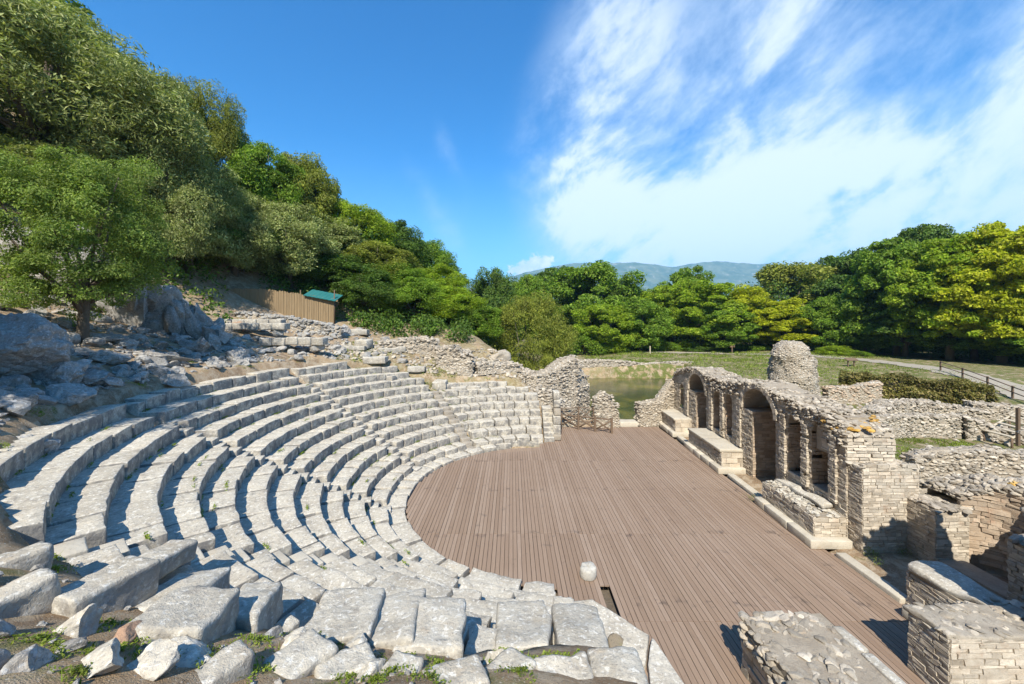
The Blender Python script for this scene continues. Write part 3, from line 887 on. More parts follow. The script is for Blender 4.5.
# the white marble drum on the deck
mb = MB(); k_ = 28; V = []; Fc = []
prof = [(.0, .0), (.225, .0), (.245, .03), (.25, .12), (.245, .24), (.238, .31), (.215, .335), (.12, .345), (0, .35)]
for r_, z_ in prof:
    for j in range(k_):
        a = 2 * math.pi * j / k_; rr = r_ * (1 + .13 * n1(math.cos(a) * 2, math.sin(a) * 2 + z_ * 3, 1.6, 9)); V.append((2.37 + rr * math.cos(a), 12.15 + rr * math.sin(a), z_ + .0 + (.03 * n1(a, r_, 2, 4) + .10 * r_ * math.cos(a - .7) if z_ > .2 else 0)))
for i in range(len(prof) - 1):
    for j in range(k_): Fc.append((i * k_ + j, i * k_ + (j + 1) % k_, (i + 1) * k_ + (j + 1) % k_, (i + 1) * k_ + j))
mb.add(V, Fc, True); tag(mb.build('column_drum', M['marble']), 'short white marble column drum standing on the deck', 'column drum')


# ------------------------------------------------------------------ masonry helpers
def courses(mb, O, U, N, L, z0, top, course=.14, blen=(.22, .5), hole=None, out=.026, jit=.013, depth=.10):
    """a skin of separate small blocks on a wall face: origin O, along U, outward normal N, from z0 to top(u)"""
    O = np.array(O, float); U = np.array(U, float); N = np.array(N, float); ax = np.array([U, N, [0, 0, 1.0]])
    z = z0; topf = top if callable(top) else (lambda u: top)
    while True:
        c = course * rng.uniform(.62, 1.3); u = -rng.uniform(0, blen[0] * .6); anyb = False
        while u < L:
            l = rng.uniform(*blen) * (1.25 if rng.random() < .15 else 1); a, b = max(u, 0), min(u + l, L); u += l
            if b - a < .05: continue
            uc = (a + b) / 2
            if z + c * .6 > topf(uc): continue
            anyb = True
            if hole and (hole(a + .02, z + c / 2) or hole(b - .02, z + c / 2) or hole(uc, z + c / 2)):
                continue
            if rng.random() < .02: continue
            o_ = rng.uniform(-.3, 1) * out
            mb.box(O + U * uc + N * (o_ - depth / 2 + .008) + np.array([0, 0, z + c / 2]), ((b - a) / 2 - rng.uniform(.004, .014), depth / 2, c / 2 - rng.uniform(.005, .014)), ax, jit)
        z += c
        if not anyb and z > z0 + .3: break
        if z > 12: break


def rubble_top(mb, pts, size=(.10, .24), flat=.7):
    for p in pts:
        s_ = rng.uniform(*size) * (1.3 if rng.random() < .12 else 1)
        rock(mb, p, (s_, s_ * rng.uniform(.6, .95), s_ * rng.uniform(.4, flat)), 1, 6, .12)


def ruin(name, label, cat, path, thick, mt='rubble', size=(.10, .22), dens=14, group=None, core='rubblecore', skirt=.4, facing=True, topn=1.0):
    """an irregular rubble wall: path of (x, y, top z); the foot follows the ground"""
    P = []; size = (size[0] * .55, size[1] * .62); dens = dens * 1.15
    for i in range(len(path) - 1):
        a, b = np.array(path[i], float), np.array(path[i + 1], float); n_ = max(2, int(np.linalg.norm((b - a)[:2]) / .3))
        P += [a + (b - a) * q / n_ for q in range(n_)]
    P.append(np.array(path[-1], float)); P = np.array(P)
    T = np.gradient(P[:, :2], axis=0); T /= np.maximum(1e-6, np.linalg.norm(T, axis=1, keepdims=True)); N = np.stack([-T[:, 1], T[:, 0]], 1)
    t_ = thing(name, label, cat, (P[:, 0].mean(), P[:, 1].mean(), gz(P[:, 0].mean(), P[:, 1].mean(), False)), group)
    V = []; Fc = []; foot = ground(P[:, 0], P[:, 1]) - skirt
    tops = []
    for i, p in enumerate(P):
        w_ = thick / 2 * (1 + .15 * n1(i * .3, 1, 1, 8)); zt = max(p[2] + .12 * n1(p[0], p[1], .9, 2), foot[i] + skirt + .1); tops.append(zt)
        for off, z in ((-1.12, foot[i]), (-1, (foot[i] + zt) / 2), (-.9, zt - .12), (-.45, zt), (.45, zt), (.9, zt - .12), (1, (foot[i] + zt) / 2), (1.12, foot[i])):
            V.append((p[0] + N[i, 0] * w_ * off, p[1] + N[i, 1] * w_ * off, z))
    for i in range(len(P) - 1):
        for j in range(7): Fc.append((i * 8 + j, (i + 1) * 8 + j, (i + 1) * 8 + j + 1, i * 8 + j + 1))
    Fc.append(tuple(range(8))); e = (len(P) - 1) * 8; Fc.append(tuple(e + q for q in range(7, -1, -1)))
    mb = MB(); mb.add(V, Fc); mb.build('core', M[core], t_)
    mb = MB()
    seglen = np.linalg.norm(np.diff(P[:, :2], axis=0), axis=1)
    for i, dr in ((0, -1), (len(P) - 1, 1)):
        hgt = max(.1, tops[i] - foot[i] - skirt)
        for _ in range(int(thick * hgt * dens * 1.6)):
            s_ = rng.uniform(*size); f = rng.uniform(-1, 1) * thick / 2
            rock(mb, (P[i, 0] + N[i, 0] * f + T[i, 0] * dr * rng.uniform(-.08, .04), P[i, 1] + N[i, 1] * f + T[i, 1] * dr * rng.uniform(-.08, .04), foot[i] + skirt + hgt * rng.random()), (s_ * 1.1, s_, s_ * .7), 1, 6, .12)
    for i in range(len(P) - 1):
        hgt = max(.1, tops[i] - foot[i] - skirt)
        for side in (-1, 1):
            if not facing: break
            for _ in range(rng.poisson(seglen[i] * hgt * dens * 1.5)):
                q = rng.random(); f = rng.random(); w_ = thick / 2 * (1.0 + .04 * (1 - f))
                s_ = rng.uniform(*size); c = P[i] + (P[i + 1] - P[i]) * q
                rock(mb, (c[0] + N[i, 0] * side * (w_ - s_ * .25), c[1] + N[i, 1] * side * (w_ - s_ * .25), foot[i] + skirt + hgt * f * .97), (s_ * 1.15, s_ * .9, s_ * .7), 1, 6, .12, rz=math.atan2(T[i, 1], T[i, 0]) + rng.normal(0, .2))
        for _ in range(rng.poisson(seglen[i] * thick * dens * 1.6 * topn)):
            q = rng.random(); f = rng.uniform(-1, 1); s_ = rng.uniform(*size); c = P[i] + (P[i + 1] - P[i]) * q
            rock(mb, (c[0] + N[i, 0] * f * thick / 2, c[1] + N[i, 1] * f * thick / 2, tops[i] - .14 * f * f + rng.uniform(-.06, .05)), (s_ * 1.2, s_, s_ * .65), 1, 6, .12)
    mb.build('rubble', M[mt], t_)
    return t_


def box_core(mb, O, U, N, u0, u1, n0, n1_, z0, z1):
    """plain core box in wall coordinates: along u, into the wall n (opposite of the outward normal)"""
    O = np.array(O, float); U = np.array(U, float); I = -np.array(N, float)
    V = [O + U * u + I * n + np.array([0, 0, z]) for z in (z0, z1) for n in (n0, n1_) for u in (u0, u1)]
    mb.add(V, [(0, 2, 3, 1), (4, 5, 7, 6), (0, 1, 5, 4), (2, 6, 7, 3), (0, 4, 6, 2), (1, 3, 7, 5)])


# ------------------------------------------------------------------ the stage wall with its arches and niches
TH = R(2.25)
SU = np.array([math.sin(TH), math.cos(TH), 0]); SN = np.array([-math.cos(TH), math.sin(TH), 0])      # along the wall, outward (towards the deck)
SO = np.array([11.86, 13.82, 0]); WT = 1.65; WL = 16.4
I3 = np.eye(3)


def wpt(s, n, z): return SO + SU * s - SN * n + np.array([0, 0, z])


ARCH = [dict(a=3.95, b=6.62, fill=5.78, spring=3.42, top=4.62), dict(a=10.85, b=13.4, fill=12.3, spring=3.2, top=4.42)]
NICHE = [dict(a=.75, b=1.70, z0=1.52, z1=4.05), dict(a=2.25, b=3.10, z0=1.48, z1=3.95), dict(a=7.75, b=8.45, z0=1.48, z1=3.8), dict(a=9.1, b=9.85, z0=1.48, z1=3.75), dict(a=14.4, b=15.1, z0=1.6, z1=3.3)]
ND = .62


def wtop(s):
    return float(np.interp(s, [0, .4, 1.6, 3, 4.2, 5.3, 6.6, 7.6, 9, 10.6, 12, 13.4, 14.5, 15.6, 16.4], [4.0, 4.25, 4.5, 4.62, 4.75, 4.98, 4.85, 4.6, 4.55, 4.55, 4.78, 4.7, 4.5, 4.3, 3.6])) + .07 * n1(s, 0, 1.7, 6)


def in_arch(A, s, z):
    if not A['a'] < s < A['b']: return False
    if s > A['fill'] and z < A['spring'] - .02: return False
    if z < A['spring']: return True
    c = (A['a'] + A['b']) / 2; q = (s - c) / ((A['b'] - A['a']) / 2)
    return z < A['spring'] + (A['top'] - A['spring']) * math.sqrt(max(0, 1 - q * q))


def in_niche(Q, s, z):
    if not Q['a'] < s < Q['b'] or z < Q['z0']: return False
    c = (Q['a'] + Q['b']) / 2; hw = (Q['b'] - Q['a']) / 2; sp = Q['z1'] - hw
    if z < sp: return True
    return (s - c) ** 2 + (z - sp) ** 2 < hw * hw


def hole_front(s, z): return any(in_arch(A, s, z) for A in ARCH) or any(in_niche(Q, s, z) for Q in NICHE)


stage = thing('stage_wall', 'long ruined Roman stage wall of coursed stone with two arches and shadowed niches', 'stage wall', tuple(wpt(8, .8, 0)))
core = MB(); br = sorted(set([0, WL] + [q for A in ARCH for q in (A['a'], A['b'], A['fill'])] + [q for Q in NICHE for q in (Q['a'], Q['b'])]))
def head(mb, a, b, f, n0, n1_):
    """the wall above an opening: f(s) is the underside"""
    n_ = 18; V = []; Fc = []
    for i in range(n_ + 1):
        s = a + (b - a) * i / n_; lo = f(s); hi = max(wtop(s) - .05, lo + .05)
        for n in (n0, n1_):
            V.append(wpt(s, n, lo)); V.append(wpt(s, n, hi))
    for i in range(n_):
        p, q = i * 4, (i + 1) * 4
        Fc += [(p, p + 1, q + 1, q), (p + 2, q + 2, q + 3, p + 3), (p, q, q + 2, p + 2), (p + 1, p + 3, q + 3, q + 1)]
    mb.add(V, Fc)
for a, b in zip(br[:-1], br[1:]):
    mid = (a + b) / 2
    A = next((A for A in ARCH if A['a'] < mid < A['b']), None); Q = next((Q for Q in NICHE if Q['a'] < mid < Q['b']), None)
    if A:
        if mid > A['fill']: box_core(core, SO, SU, SN, a, b, 0, WT, -.1, A['spring'] - .03)
    elif Q:
        box_core(core, SO, SU, SN, a, b, 0, WT, -.1, Q['z0'] - .02)
        hw = (Q['b'] - Q['a']) / 2; c = (Q['a'] + Q['b']) / 2; sp = Q['z1'] - hw
        head(core, a, b, lambda s: sp + math.sqrt(max(0, hw * hw - (s - c) ** 2)), 0, ND)
        box_core(core, SO, SU, SN, a, b, ND, WT, Q['z0'] - .02, wtop(mid) - .1)
    else:
        head(core, a, b, lambda s: -.1, 0, WT)
for A in ARCH:
    c = (A['a'] + A['b']) / 2; hw = (A['b'] - A['a']) / 2
    head(core, A['a'], A['b'], lambda s: A['spring'] + (A['top'] - A['spring']) * math.sqrt(max(0, 1 - ((s - c) / hw) ** 2)), 0, WT)
core.build('core', M['mortar'], stage)
skin = MB()
courses(skin, SO, SU, SN, WL, 0, lambda s: wtop(s) - .12, .102, (.13, .36), hole_front, .03, .012)
courses(skin, wpt(0, WT, 0), SU, -SN, WL, .2, lambda s: wtop(s) - .2, .17, (.25, .55), lambda s, z: any(in_arch(A, s, z) for A in ARCH), .03)
courses(skin, wpt(0, 0, 0), -SN, -SU, WT, 2.9, 3.95, .13, (.2, .5), None, .03)
skin.build('facing', M['mason'], stage)
for A in ARCH:                                                   # each arch: its ring of wedge stones, with the jambs as a sub-part
    mb = MB(); c = (A['a'] + A['b']) / 2; hw = (A['b'] - A['a']) / 2; rise = A['top'] - A['spring']; nv = 38
    for i in range(nv):
        a = math.pi * (i + .5) / nv
        p0 = np.array([math.cos(a) * hw, math.sin(a) * rise]); p1 = np.array([math.cos(a) * hw * 1.17, math.sin(a) * rise * 1.17 + .04])
        mid = (p0 + p1) / 2; d_ = (p1 - p0); l = np.linalg.norm(d_); d_ /= l
        ra = SU * d_[0] + np.array([0, 0, d_[1]]); ta = SU * -d_[1] + np.array([0, 0, d_[0]])
        mb.box(wpt(c + mid[0], .12 - .045 + rng.uniform(-.012, .012), A['spring'] + mid[1]), (l / 2, .040 * hw, .19), np.array([ra, ta, -SN]), .010)
    arch = mb.build('arch', M['mason'], stage)
    inner = MB()
    courses(inner, wpt(A['fill'], 0, 0), -SN, -SU, WT, 0, A['spring'] - .04, .125, (.2, .42), None, .02)      # jamb facing the camera
    courses(inner, wpt(A['a'], 0, 0), -SN, SU, WT, 0, A['spring'], .125, (.2, .42), None, .02)
    courses(inner, wpt(A['b'], 0, 0), -SN, -SU, WT, A['spring'], A['spring'] + .25, .125, (.2, .42), None, .02)
    box_core(inner, SO, SU, SN, A['a'], A['b'], WT - .32, WT - .04, 1.2, A['spring'] + .15)                 # low blocking wall behind
    courses(inner, wpt(A['a'], WT - .34, 0), SU, SN, A['b'] - A['a'], .1, A['spring'] + .9, .125, (.2, .42), lambda s, z: not in_arch(dict(A, fill=99), A['a'] + s, z), .02)
    inner.build('jamb_facing', M['brick'], arch)
for Q in NICHE:
    inner = MB()
    courses(inner, wpt(Q['a'], ND, 0), SU, SN, Q['b'] - Q['a'], Q['z0'], lambda s: Q['z1'] - .06, .13, (.18, .4), lambda s, z: not in_niche(Q, Q['a'] + s, z), .015)
    sp = Q['z1'] - (Q['b'] - Q['a']) / 2
    courses(inner, wpt(Q['b'], 0, 0), -SN, -SU, ND, Q['z0'], sp, .13, (.18, .4), None, .012)
    courses(inner, wpt(Q['a'], 0, 0), -SN, SU, ND, Q['z0'], sp, .13, (.18, .4), None, .012)
    inner.build('niche', M['brick'], stage)
mb = MB(); pts = []
for _ in range(2600):
    s = rng.uniform(0, WL); n = rng.uniform(-.06, WT + .05); z = wtop(s) - .10 + .16 * n1(s, n, 1.4, 4) + rng.uniform(-.05, .07) - .30 * max(0, (n - .8)) * 0
    pts.append(wpt(s, n, z))
for _ in range(1100):                                            # broken upper face where the facing has fallen away
    s = rng.uniform(0, WL); z = wtop(s) - rng.uniform(.05, .75) * (1.0 if s < 3.6 or 7 < s < 10.8 else .45)
    if not hole_front(s, z): pts.append(wpt(s, -.02 + rng.uniform(-.03, .05), z))
rubble_top(mb, pts, (.05, .125), .65); mb.build('rubble_top', M['greyrubble'], stage)
mb = MB()
for (s, n, z) in [(.35, .0, 4.05), (.2, .3, 4.1), (.15, .75, 4.16), (.75, -.02, 4.15)]:
    for _ in range(3): rock(mb, wpt(s + rng.normal(0, .12), n + rng.normal(0, .1), z + rng.normal(0, .05)), (.12, .1, .06), 1, 5, .1)
mb.build('lichen_stones', M['orange'], stage)

# engaged piers between the niches stand a little proud
for s in (1.82, 3.18, 8.55, 9.93, .36, 6.75, 13.5):
    mb = MB(); courses(mb, wpt(s, -.10, 0), SU, SN, .36, 1.3, min(3.9, wtop(s) - .5), .105, (.14, .34), None, .02, depth=.24)
    mb.build('pier', M['mason'], stage)

# the big square pier closing the near end
t_ = thing('corner_pier', 'big square coursed stone pier at the near end of the stage wall', 'pier', (12.85, 13.75, 0))
bx0, bx1, by0, by1, bz = 11.92, 13.82, 13.25, 14.35, 2.98
mb = MB(); mb.box(((bx0 + bx1) / 2, (by0 + by1) / 2, bz / 2 - .02), ((bx1 - bx0) / 2 - .003, (by1 - by0) / 2 - .003, bz / 2)); mb.build('core', M['mortar'], t_)
mb = MB()
courses(mb, (bx0, by0, 0), (1, 0, 0), (0, -1, 0), bx1 - bx0, 0, bz + .08, .102, (.14, .42), None, .016, .012)
courses(mb, (bx0, by0, 0), (0, 1, 0), (-1, 0, 0), by1 - by0 - .45, 0, bz, .095, (.14, .36), None, .02)
courses(mb, (bx1, by0, 0), (0, 1, 0), (1, 0, 0), by1 - by0, 0, bz, .135, (.2, .4), None, .02)
mb.build('facing', M['mason'], t_)
mb = MB()
for _ in range(150):
    x, y = rng.uniform(bx0, bx1), rng.uniform(by0 + .05, by1)
    rock(mb, (x, y, bz - .02 + rng.uniform(-.02, .03)), (rng.uniform(.06, .16), rng.uniform(.06, .13), .04), 1, 6, .1)
mb.build('top_stones', M['rubble'], t_)
t_ = thing('wall_stub', 'layered stub of broken masonry with orange lichen on top of the big square pier', 'ruined wall', (12.9, 14.8, 2.98))
mb = MB(); mb.box((12.85, 14.85, 3.45), (.82, .55, .52)); mb.build('core', M['mortar'], t_)
mb = MB()
courses(mb, (12.02, 14.25, 0), (1, 0, 0), (0, -1, 0), 1.66, 3.0, lambda u: 3.72 + .22 * u / 1.66, .11, (.35, .9), None, .05, .015)
courses(mb, (12.02, 14.25, 0), (0, 1, 0), (-1, 0, 0), .9, 3.0, 3.9, .11, (.3, .6), None, .05, .015)
courses(mb, (13.68, 14.25, 0), (0, 1, 0), (1, 0, 0), .9, 3.0, 3.9, .11, (.3, .6), None, .05, .015)
mb.build('facing', M['mason'], t_)
mb = MB()
pts = [(rng.uniform(12.0, 13.75), rng.uniform(14.25, 15.4), 3.9 + rng.uniform(-.1, .28)) for _ in range(190)]
rubble_top(mb, pts, (.08, .17)); mb.build('rubble_top', M['rubble'], t_)
mb = MB()
for (x, z, n_) in [(12.12, 3.84, 14), (12.5, 4.02, 9), (12.95, 4.16, 11), (13.4, 4.22, 7)]:
    for _ in range(n_): rock(mb, (x + rng.normal(0, .15), 14.25 + rng.uniform(-.04, .2), z + rng.normal(0, .08)), (.075, .06, .05), 1, 5, .1)
mb.build('lichen_stones', M['orange'], t_)

# the three benches (podiums) in front of the wall, each on a white plinth
PODS = [(.0, 3.05, 1.12, 1.14, 'near podium of coursed stone with a broken slab top beside the big square pier', True),
        (6.6, 10.75, 1.12, 1.20, 'middle podium with a smooth slab top between the two arches', False),
        (12.98, 16.3, 1.12, 1.20, 'far podium with a smooth slab top at the far end of the stage wall', False)]
for (a, b, dp, hz_, lab, broken) in PODS:
    t_ = thing('podium', lab, 'podium', tuple(wpt((a + b) / 2, -dp / 2, 0)), 'podiums along the stage wall')
    mb = MB(); box_core(mb, SO, SU, SN, a + .02, b - .02, -dp + .02, -.01, 0, hz_ - .14); mb.build('core', M['mortar'], t_)
    mb = MB(); courses(mb, wpt(a, -dp, 0), SU, SN, b - a, .3, hz_ - .13, .115, (.18, .42), None, .02)
    courses(mb, wpt(a, -dp, 0), -SN, -SU, dp - .02, .3, hz_ - .13, .12 if broken else .26, (.2, .45) if broken else (.4, .6), None, .015)
    mb.build('facing', M['mason'], t_)
    mb = MB(); 
    O = wpt((a + b) / 2, -dp / 2, .155)
    A3 = np.array([SU, -SN, [0, 0, 1.0]])
    s_ = a - .28
    while s_ < b + .05:
        l = rng.uniform(.9, 1.5); e_ = min(s_ + l, b + .1)
        stone_block(mb, (e_ - s_ - .012, dp + .3, .31), lambda P: P @ A3 + wpt((s_ + e_) / 2, -dp / 2 - .15, .155), .03, .012, .3); s_ = e_
    mb.build('plinth', M['pale'], t_)
    mb = MB()
    if broken:
        stone_block(mb, (2.5, .42, .14), lambda P: P @ A3 + wpt(1.7, -.36, hz_ - .02), .03, .02, .16, big=.16)
        for _ in range(170):
            rock(mb, wpt(rng.uniform(a, b), -dp + rng.uniform(.03, .95), hz_ - .12 + rng.uniform(-.02, .04)), (rng.uniform(.05, .13), .07, .035), 1, 6, .1)
    else:
        s_ = a
        while s_ < b - .05:
            l = rng.uniform(1.6, 2.2); e_ = min(s_ + l, b) if b - s_ - l > .6 else b
            stone_block(mb, (e_ - s_ - .01, dp + .12, .13), lambda P: P @ A3 + wpt((s_ + e_) / 2, -dp / 2 - .03, hz_ - .065), .02, .008, .3); s_ = e_
    mb.build('slab_top', M['block' if broken else 'pale'], t_)
# kerb stones along the edge of the deck
for (y0, y1, x0, lab) in [(11.0, 13.2, 11.12, 'straight white kerb on the deck edge in front of the big square pier'), (17.2, 20.0, 11.15, 'white kerb across the foot of the near arch'), (24.7, 26.6, 11.35, 'white kerb across the foot of the far arch')]:
    mb = MB(); stone_block(mb, (.34, y1 - y0, .24), placed((x0, (y0 + y1) / 2, .02), R(-2.2) if y0 > 15 else 0), .03, .012, .25); tag(mb.build('kerb', M['pale']), lab, 'kerb', 'kerb stones by the stage wall')

# ------------------------------------------------------------------ near right: low wall, near pier, fourth podium, apse
t_ = thing('rubble_block_wall', 'thick rubble topped wall rising from the deck at the bottom right', 'wall', (6.3, 7.4, 0))
mb = MB(); mb.add([(5.30, 8.95, -.3), (7.15, 8.95, -.3), (7.35, 3.6, -.3), (5.45, 3.6, -.3), (5.26, 8.9, 1.22), (7.08, 8.95, 1.27), (7.30, 3.6, 1.27), (5.40, 3.6, 1.22)], [(0, 1, 2, 3), (4, 7, 6, 5), (0, 4, 5, 1), (1, 5, 6, 2), (2, 6, 7, 3), (3, 7, 4, 0)])
mb.build('core', M['mortar'], t_)
mb = MB(); courses(mb, (5.34, 3.6, 0), (-.015, 1, 0), (-1, 0, 0), 5.3, 0, 1.0, .15, (.3, .7), None, .03); courses(mb, (5.3, 8.95, 0), (1, 0, 0), (0, 1, 0), 1.8, 0, 1.1, .15, (.3, .7), None, .03)
mb.build('facing', M['rubble'], t_)
mb = MB()
for _ in range(1000):
    x, y = rng.uniform(5.28, 7.0), rng.uniform(4.4, 8.98); s_ = rng.uniform(.035, .12) * (1.5 if rng.random() < .08 else 1)
    rock(mb, (x, y, 1.2 + .07 * n1(x, y, 1.6, 3) + rng.uniform(-.05, .03)), (s_ * 1.2, s_, s_ * .55), 2, 8, .12)
for _ in range(120):
    y = rng.uniform(4.5, 8.9); rock(mb, (5.27 + rng.uniform(-.03, .05), y, 1.02 + rng.uniform(-.25, .12)), (.12, .1, .07), 2, 7, .12)
mb.build('rubble_top', M['rubble'], t_)
y = 8.6
for l in (.7, 1.0, .9, 1.2):
    mb = MB(); stone_block(mb, (.24, l - .03, .22), placed((7.12 + (8.9 - y) * .035, y - l / 2, 1.2), .035), .04, .02, .12, big=.03); mb.build('edge_slab', M['block'], t_); y -= l

t_ = thing('near_pier', 'square coursed stone pier with a weathered flat top in the bottom right corner', 'pier', (10.3, 8.5, 0))
nx0, nx1, ny0, ny1, nz_ = 9.12, 12.1, 8.12, 8.98, 1.36
mb = MB(); mb.box(((nx0 + nx1) / 2, (ny0 + ny1) / 2, nz_ / 2 - .03), ((nx1 - nx0) / 2 - .003, (ny1 - ny0) / 2 - .003, nz_ / 2)); mb.build('core', M['mortar'], t_)
mb = MB(); courses(mb, (nx0, ny0, 0), (1, 0, 0), (0, -1, 0), nx1 - nx0, 0, nz_, .105, (.2, .6), None, .016, .012)
courses(mb, (nx0, ny0, 0), (0, 1, 0), (-1, 0, 0), ny1 - ny0, 0, nz_, .095, (.16, .36), None, .02, .008); mb.build('facing', M['mason'], t_)
mb = MB()
tp = MB(); stone_block(tp, (nx1 - nx0 + .04, ny1 - ny0 + .1, .12), placed(((nx0 + nx1) / 2, (ny0 + ny1) / 2 + .03, nz_ - .01)), .03, .05, .07, big=.06); tp.build('top_bed', M['rubble'], t_)
for _ in range(110):
    x, y = rng.uniform(nx0, nx1), rng.uniform(ny0 + .06, ny1 + .1); s_ = rng.uniform(.04, .14)
    rock(mb, (x, y, nz_ + .03 + rng.uniform(-.02, .02)), (s_, s_ * .8, .035), 2, 7, .1)
mb.build('top_stones', M['rubble'], t_)
t_ = thing('podium', 'low podium with a white broken slab just behind the bottom right pier', 'podium', (11.7, 10, 0), 'podiums along the stage wall')
mb = MB(); mb.box((11.72, 9.98, .5), (.6, .98, .52)); mb.build('core', M['mortar'], t_)
mb = MB(); courses(mb, (11.1, 9.0, 0), (0, 1, 0), (-1, 0, 0), 1.95, 0, 1.02, .11, (.18, .4), None, .02); courses(mb, (11.1, 10.97, 0), (1, 0, 0), (0, 1, 0), 1.2, 0, 1.02, .11, (.18, .4), None, .02); mb.build('facing', M['mason'], t_)
mb = MB(); stone_block(mb, (1.02, 1.9, .16), placed((11.62, 10.05, 1.09), .03), .05, .03, .14, big=.2); mb.build('slab_top', M['block'], t_)
mb = MB()
for _ in range(110): rock(mb, (rng.uniform(11.0, 13.3), rng.uniform(8.95, 9.6), 1.06 + rng.uniform(-.06, .06)), (rng.uniform(.06, .16), .1, .05), 2, 7, .1)
mb.build('rubble_top', M['rubble'], t_)
for i, (x, y, s_, lab) in enumerate([(10.72, 10.35, .26, 'squared white stone on the deck beside the near low podium'), (10.95, 9.95, .2, 'smaller chipped stone against the near low podium')]):
    mb = MB(); stone_block(mb, (s_ * 1.4, s_ * 1.7, .3), placed((x, y, .14), .2), .03, .02, .1, big=.04); tag(mb.build('loose_block', M['pale']), lab, 'stone block')

ruin('ruined_wall', 'tall ruined wall remnant standing just outside the right edge', 'ruined wall', [(11.25, 8.2, 5.6), (11.8, 8.25, 6.0), (12.5, 8.35, 6.1), (13.2, 8.5, 5.2)], .6, 'rubble', (.1, .2), 10)
# apse: masonry block, curved recess and its far flank
t_ = thing('ruined_apse', 'curved brick apse in deep shade with orange lichen on its broken rim at the right', 'ruined apse', (15.0, 11.6, 0))
mb = MB(); mb.box((13.95, 12.85, .98), (.52, .5, 1.0)); mb.box((14.1, 9.95, 1.05), (.7, .58, 1.1)); mb.box((13.85, 11.4, .2), (.38, .95, .24))
ac = np.array([14.35, 11.42]); ar = 1.0
V = []; Fc = []; na = 20
for i in range(na + 1):
    a = R(-95) + R(190) * i / na; hz_ = 2.35 + .55 * math.sin(i / na * math.pi) + .2 * n1(i, 2, .5, 3)
    for rr, z in ((ar, 0), (ar, hz_), (ar + .9, hz_ + .15), (ar + 1.0, 0)):
        V.append((ac[0] + rr * math.cos(a), ac[1] + rr * math.sin(a), z))
for i in range(na):
    p, q = i * 4, i * 4 + 4
    for j in range(3): Fc.append((p + j, q + j, q + j + 1, p + j + 1))
mb.add(V, Fc); mb.build('core', M['mortar'], t_)
mb = MB()
courses(mb, (13.42, 12.35, 0), (1, 0, 0), (0, -1, 0), 1.05, .1, 1.98, .12, (.25, .5), None, .02)
courses(mb, (13.42, 12.35, 0), (0, 1, 0), (-1, 0, 0), 1.0, .1, 1.98, .1, (.18, .36), None, .02)
courses(mb, (13.4, 9.37, 0), (0, 1, 0), (-1, 0, 0), 1.16, .1, 2.1, .11, (.2, .45), None, .03)
courses(mb, (13.4, 9.37, 0), (1, 0, 0), (0, -1, 0), 1.4, .1, 2.1, .11, (.2, .45), None, .03)
courses(mb, (13.4, 10.53, 0), (1, 0, 0), (0, 1, 0), 1.2, .1, 2.1, .11, (.2, .45), None, .03)
courses(mb, (13.47, 10.5, 0), (0, 1, 0), (-1, 0, 0), 1.85, .1, .4, .1, (.2, .45), None, .03)
mb.build('facing', M['mason'], t_)
mb = MB()
z = .3
while z < 2.95:
    c_ = rng.uniform(.09, .16); a = R(-95) + rng.uniform(0, .2)
    while a < R(95):
        l = rng.uniform(.18, .5); da = l / ar; am = a + da / 2; f = (am + R(95)) / R(190); a += da
        if z > 2.3 + .5 * math.sin(max(0, min(1, f)) * math.pi) or am > R(95): continue
        n_ = np.array([-math.cos(am), -math.sin(am), 0]); u_ = np.array([-math.sin(am), math.cos(am), 0]); o_ = rng.uniform(-.01, .035)
        mb.box((ac[0] - n_[0] * (ar + .03 - o_), ac[1] - n_[1] * (ar + .03 - o_), z + c_ / 2), (l / 2 - rng.uniform(.004, .014), .06, c_ / 2 - rng.uniform(.004, .012)), np.array([u_, n_, [0, 0, 1.0]]), .013)
    z += c_
mb.build('curved_facing', M['brick'], t_)
mb = MB(); mo_ = MB()
for _ in range(1300):
    a = R(rng.uniform(-95, 95)); rr = rng.uniform(ar - .02, ar + 1.1); f = (a + R(95)) / R(190)
    z = 2.32 + .55 * math.sin(f * math.pi) + .1 * (rr - ar) + rng.uniform(-.1, .12) - .5 * max(0, rr - ar - .8)
    tgt = mo_ if (n1(rr * math.cos(a), rr * math.sin(a), .9, 5) > .18 and a < R(30)) else mb
    rock(tgt, (ac[0] + rr * math.cos(a), ac[1] + rr * math.sin(a), z), (rng.uniform(.06, .15), rng.uniform(.06, .11), rng.uniform(.04, .08)), 1, 6, .12)
for _ in range(190): rock(mb, (rng.uniform(13.4, 14.8), rng.uniform(9.4, 10.5), 2.13 + rng.uniform(-.05, .06)), (rng.uniform(.1, .22), .12, .07), 1, 6, .12)
for _ in range(120): rock(mb, (rng.uniform(13.45, 14.6), rng.uniform(12.35, 13.3), 1.98 + rng.uniform(-.03, .06)), (rng.uniform(.1, .22), .12, .06), 1, 6, .12)
mb.build('rubble_top', M['greyrubble'], t_); mo_.build('lichen_stones', M['orange'], t_)

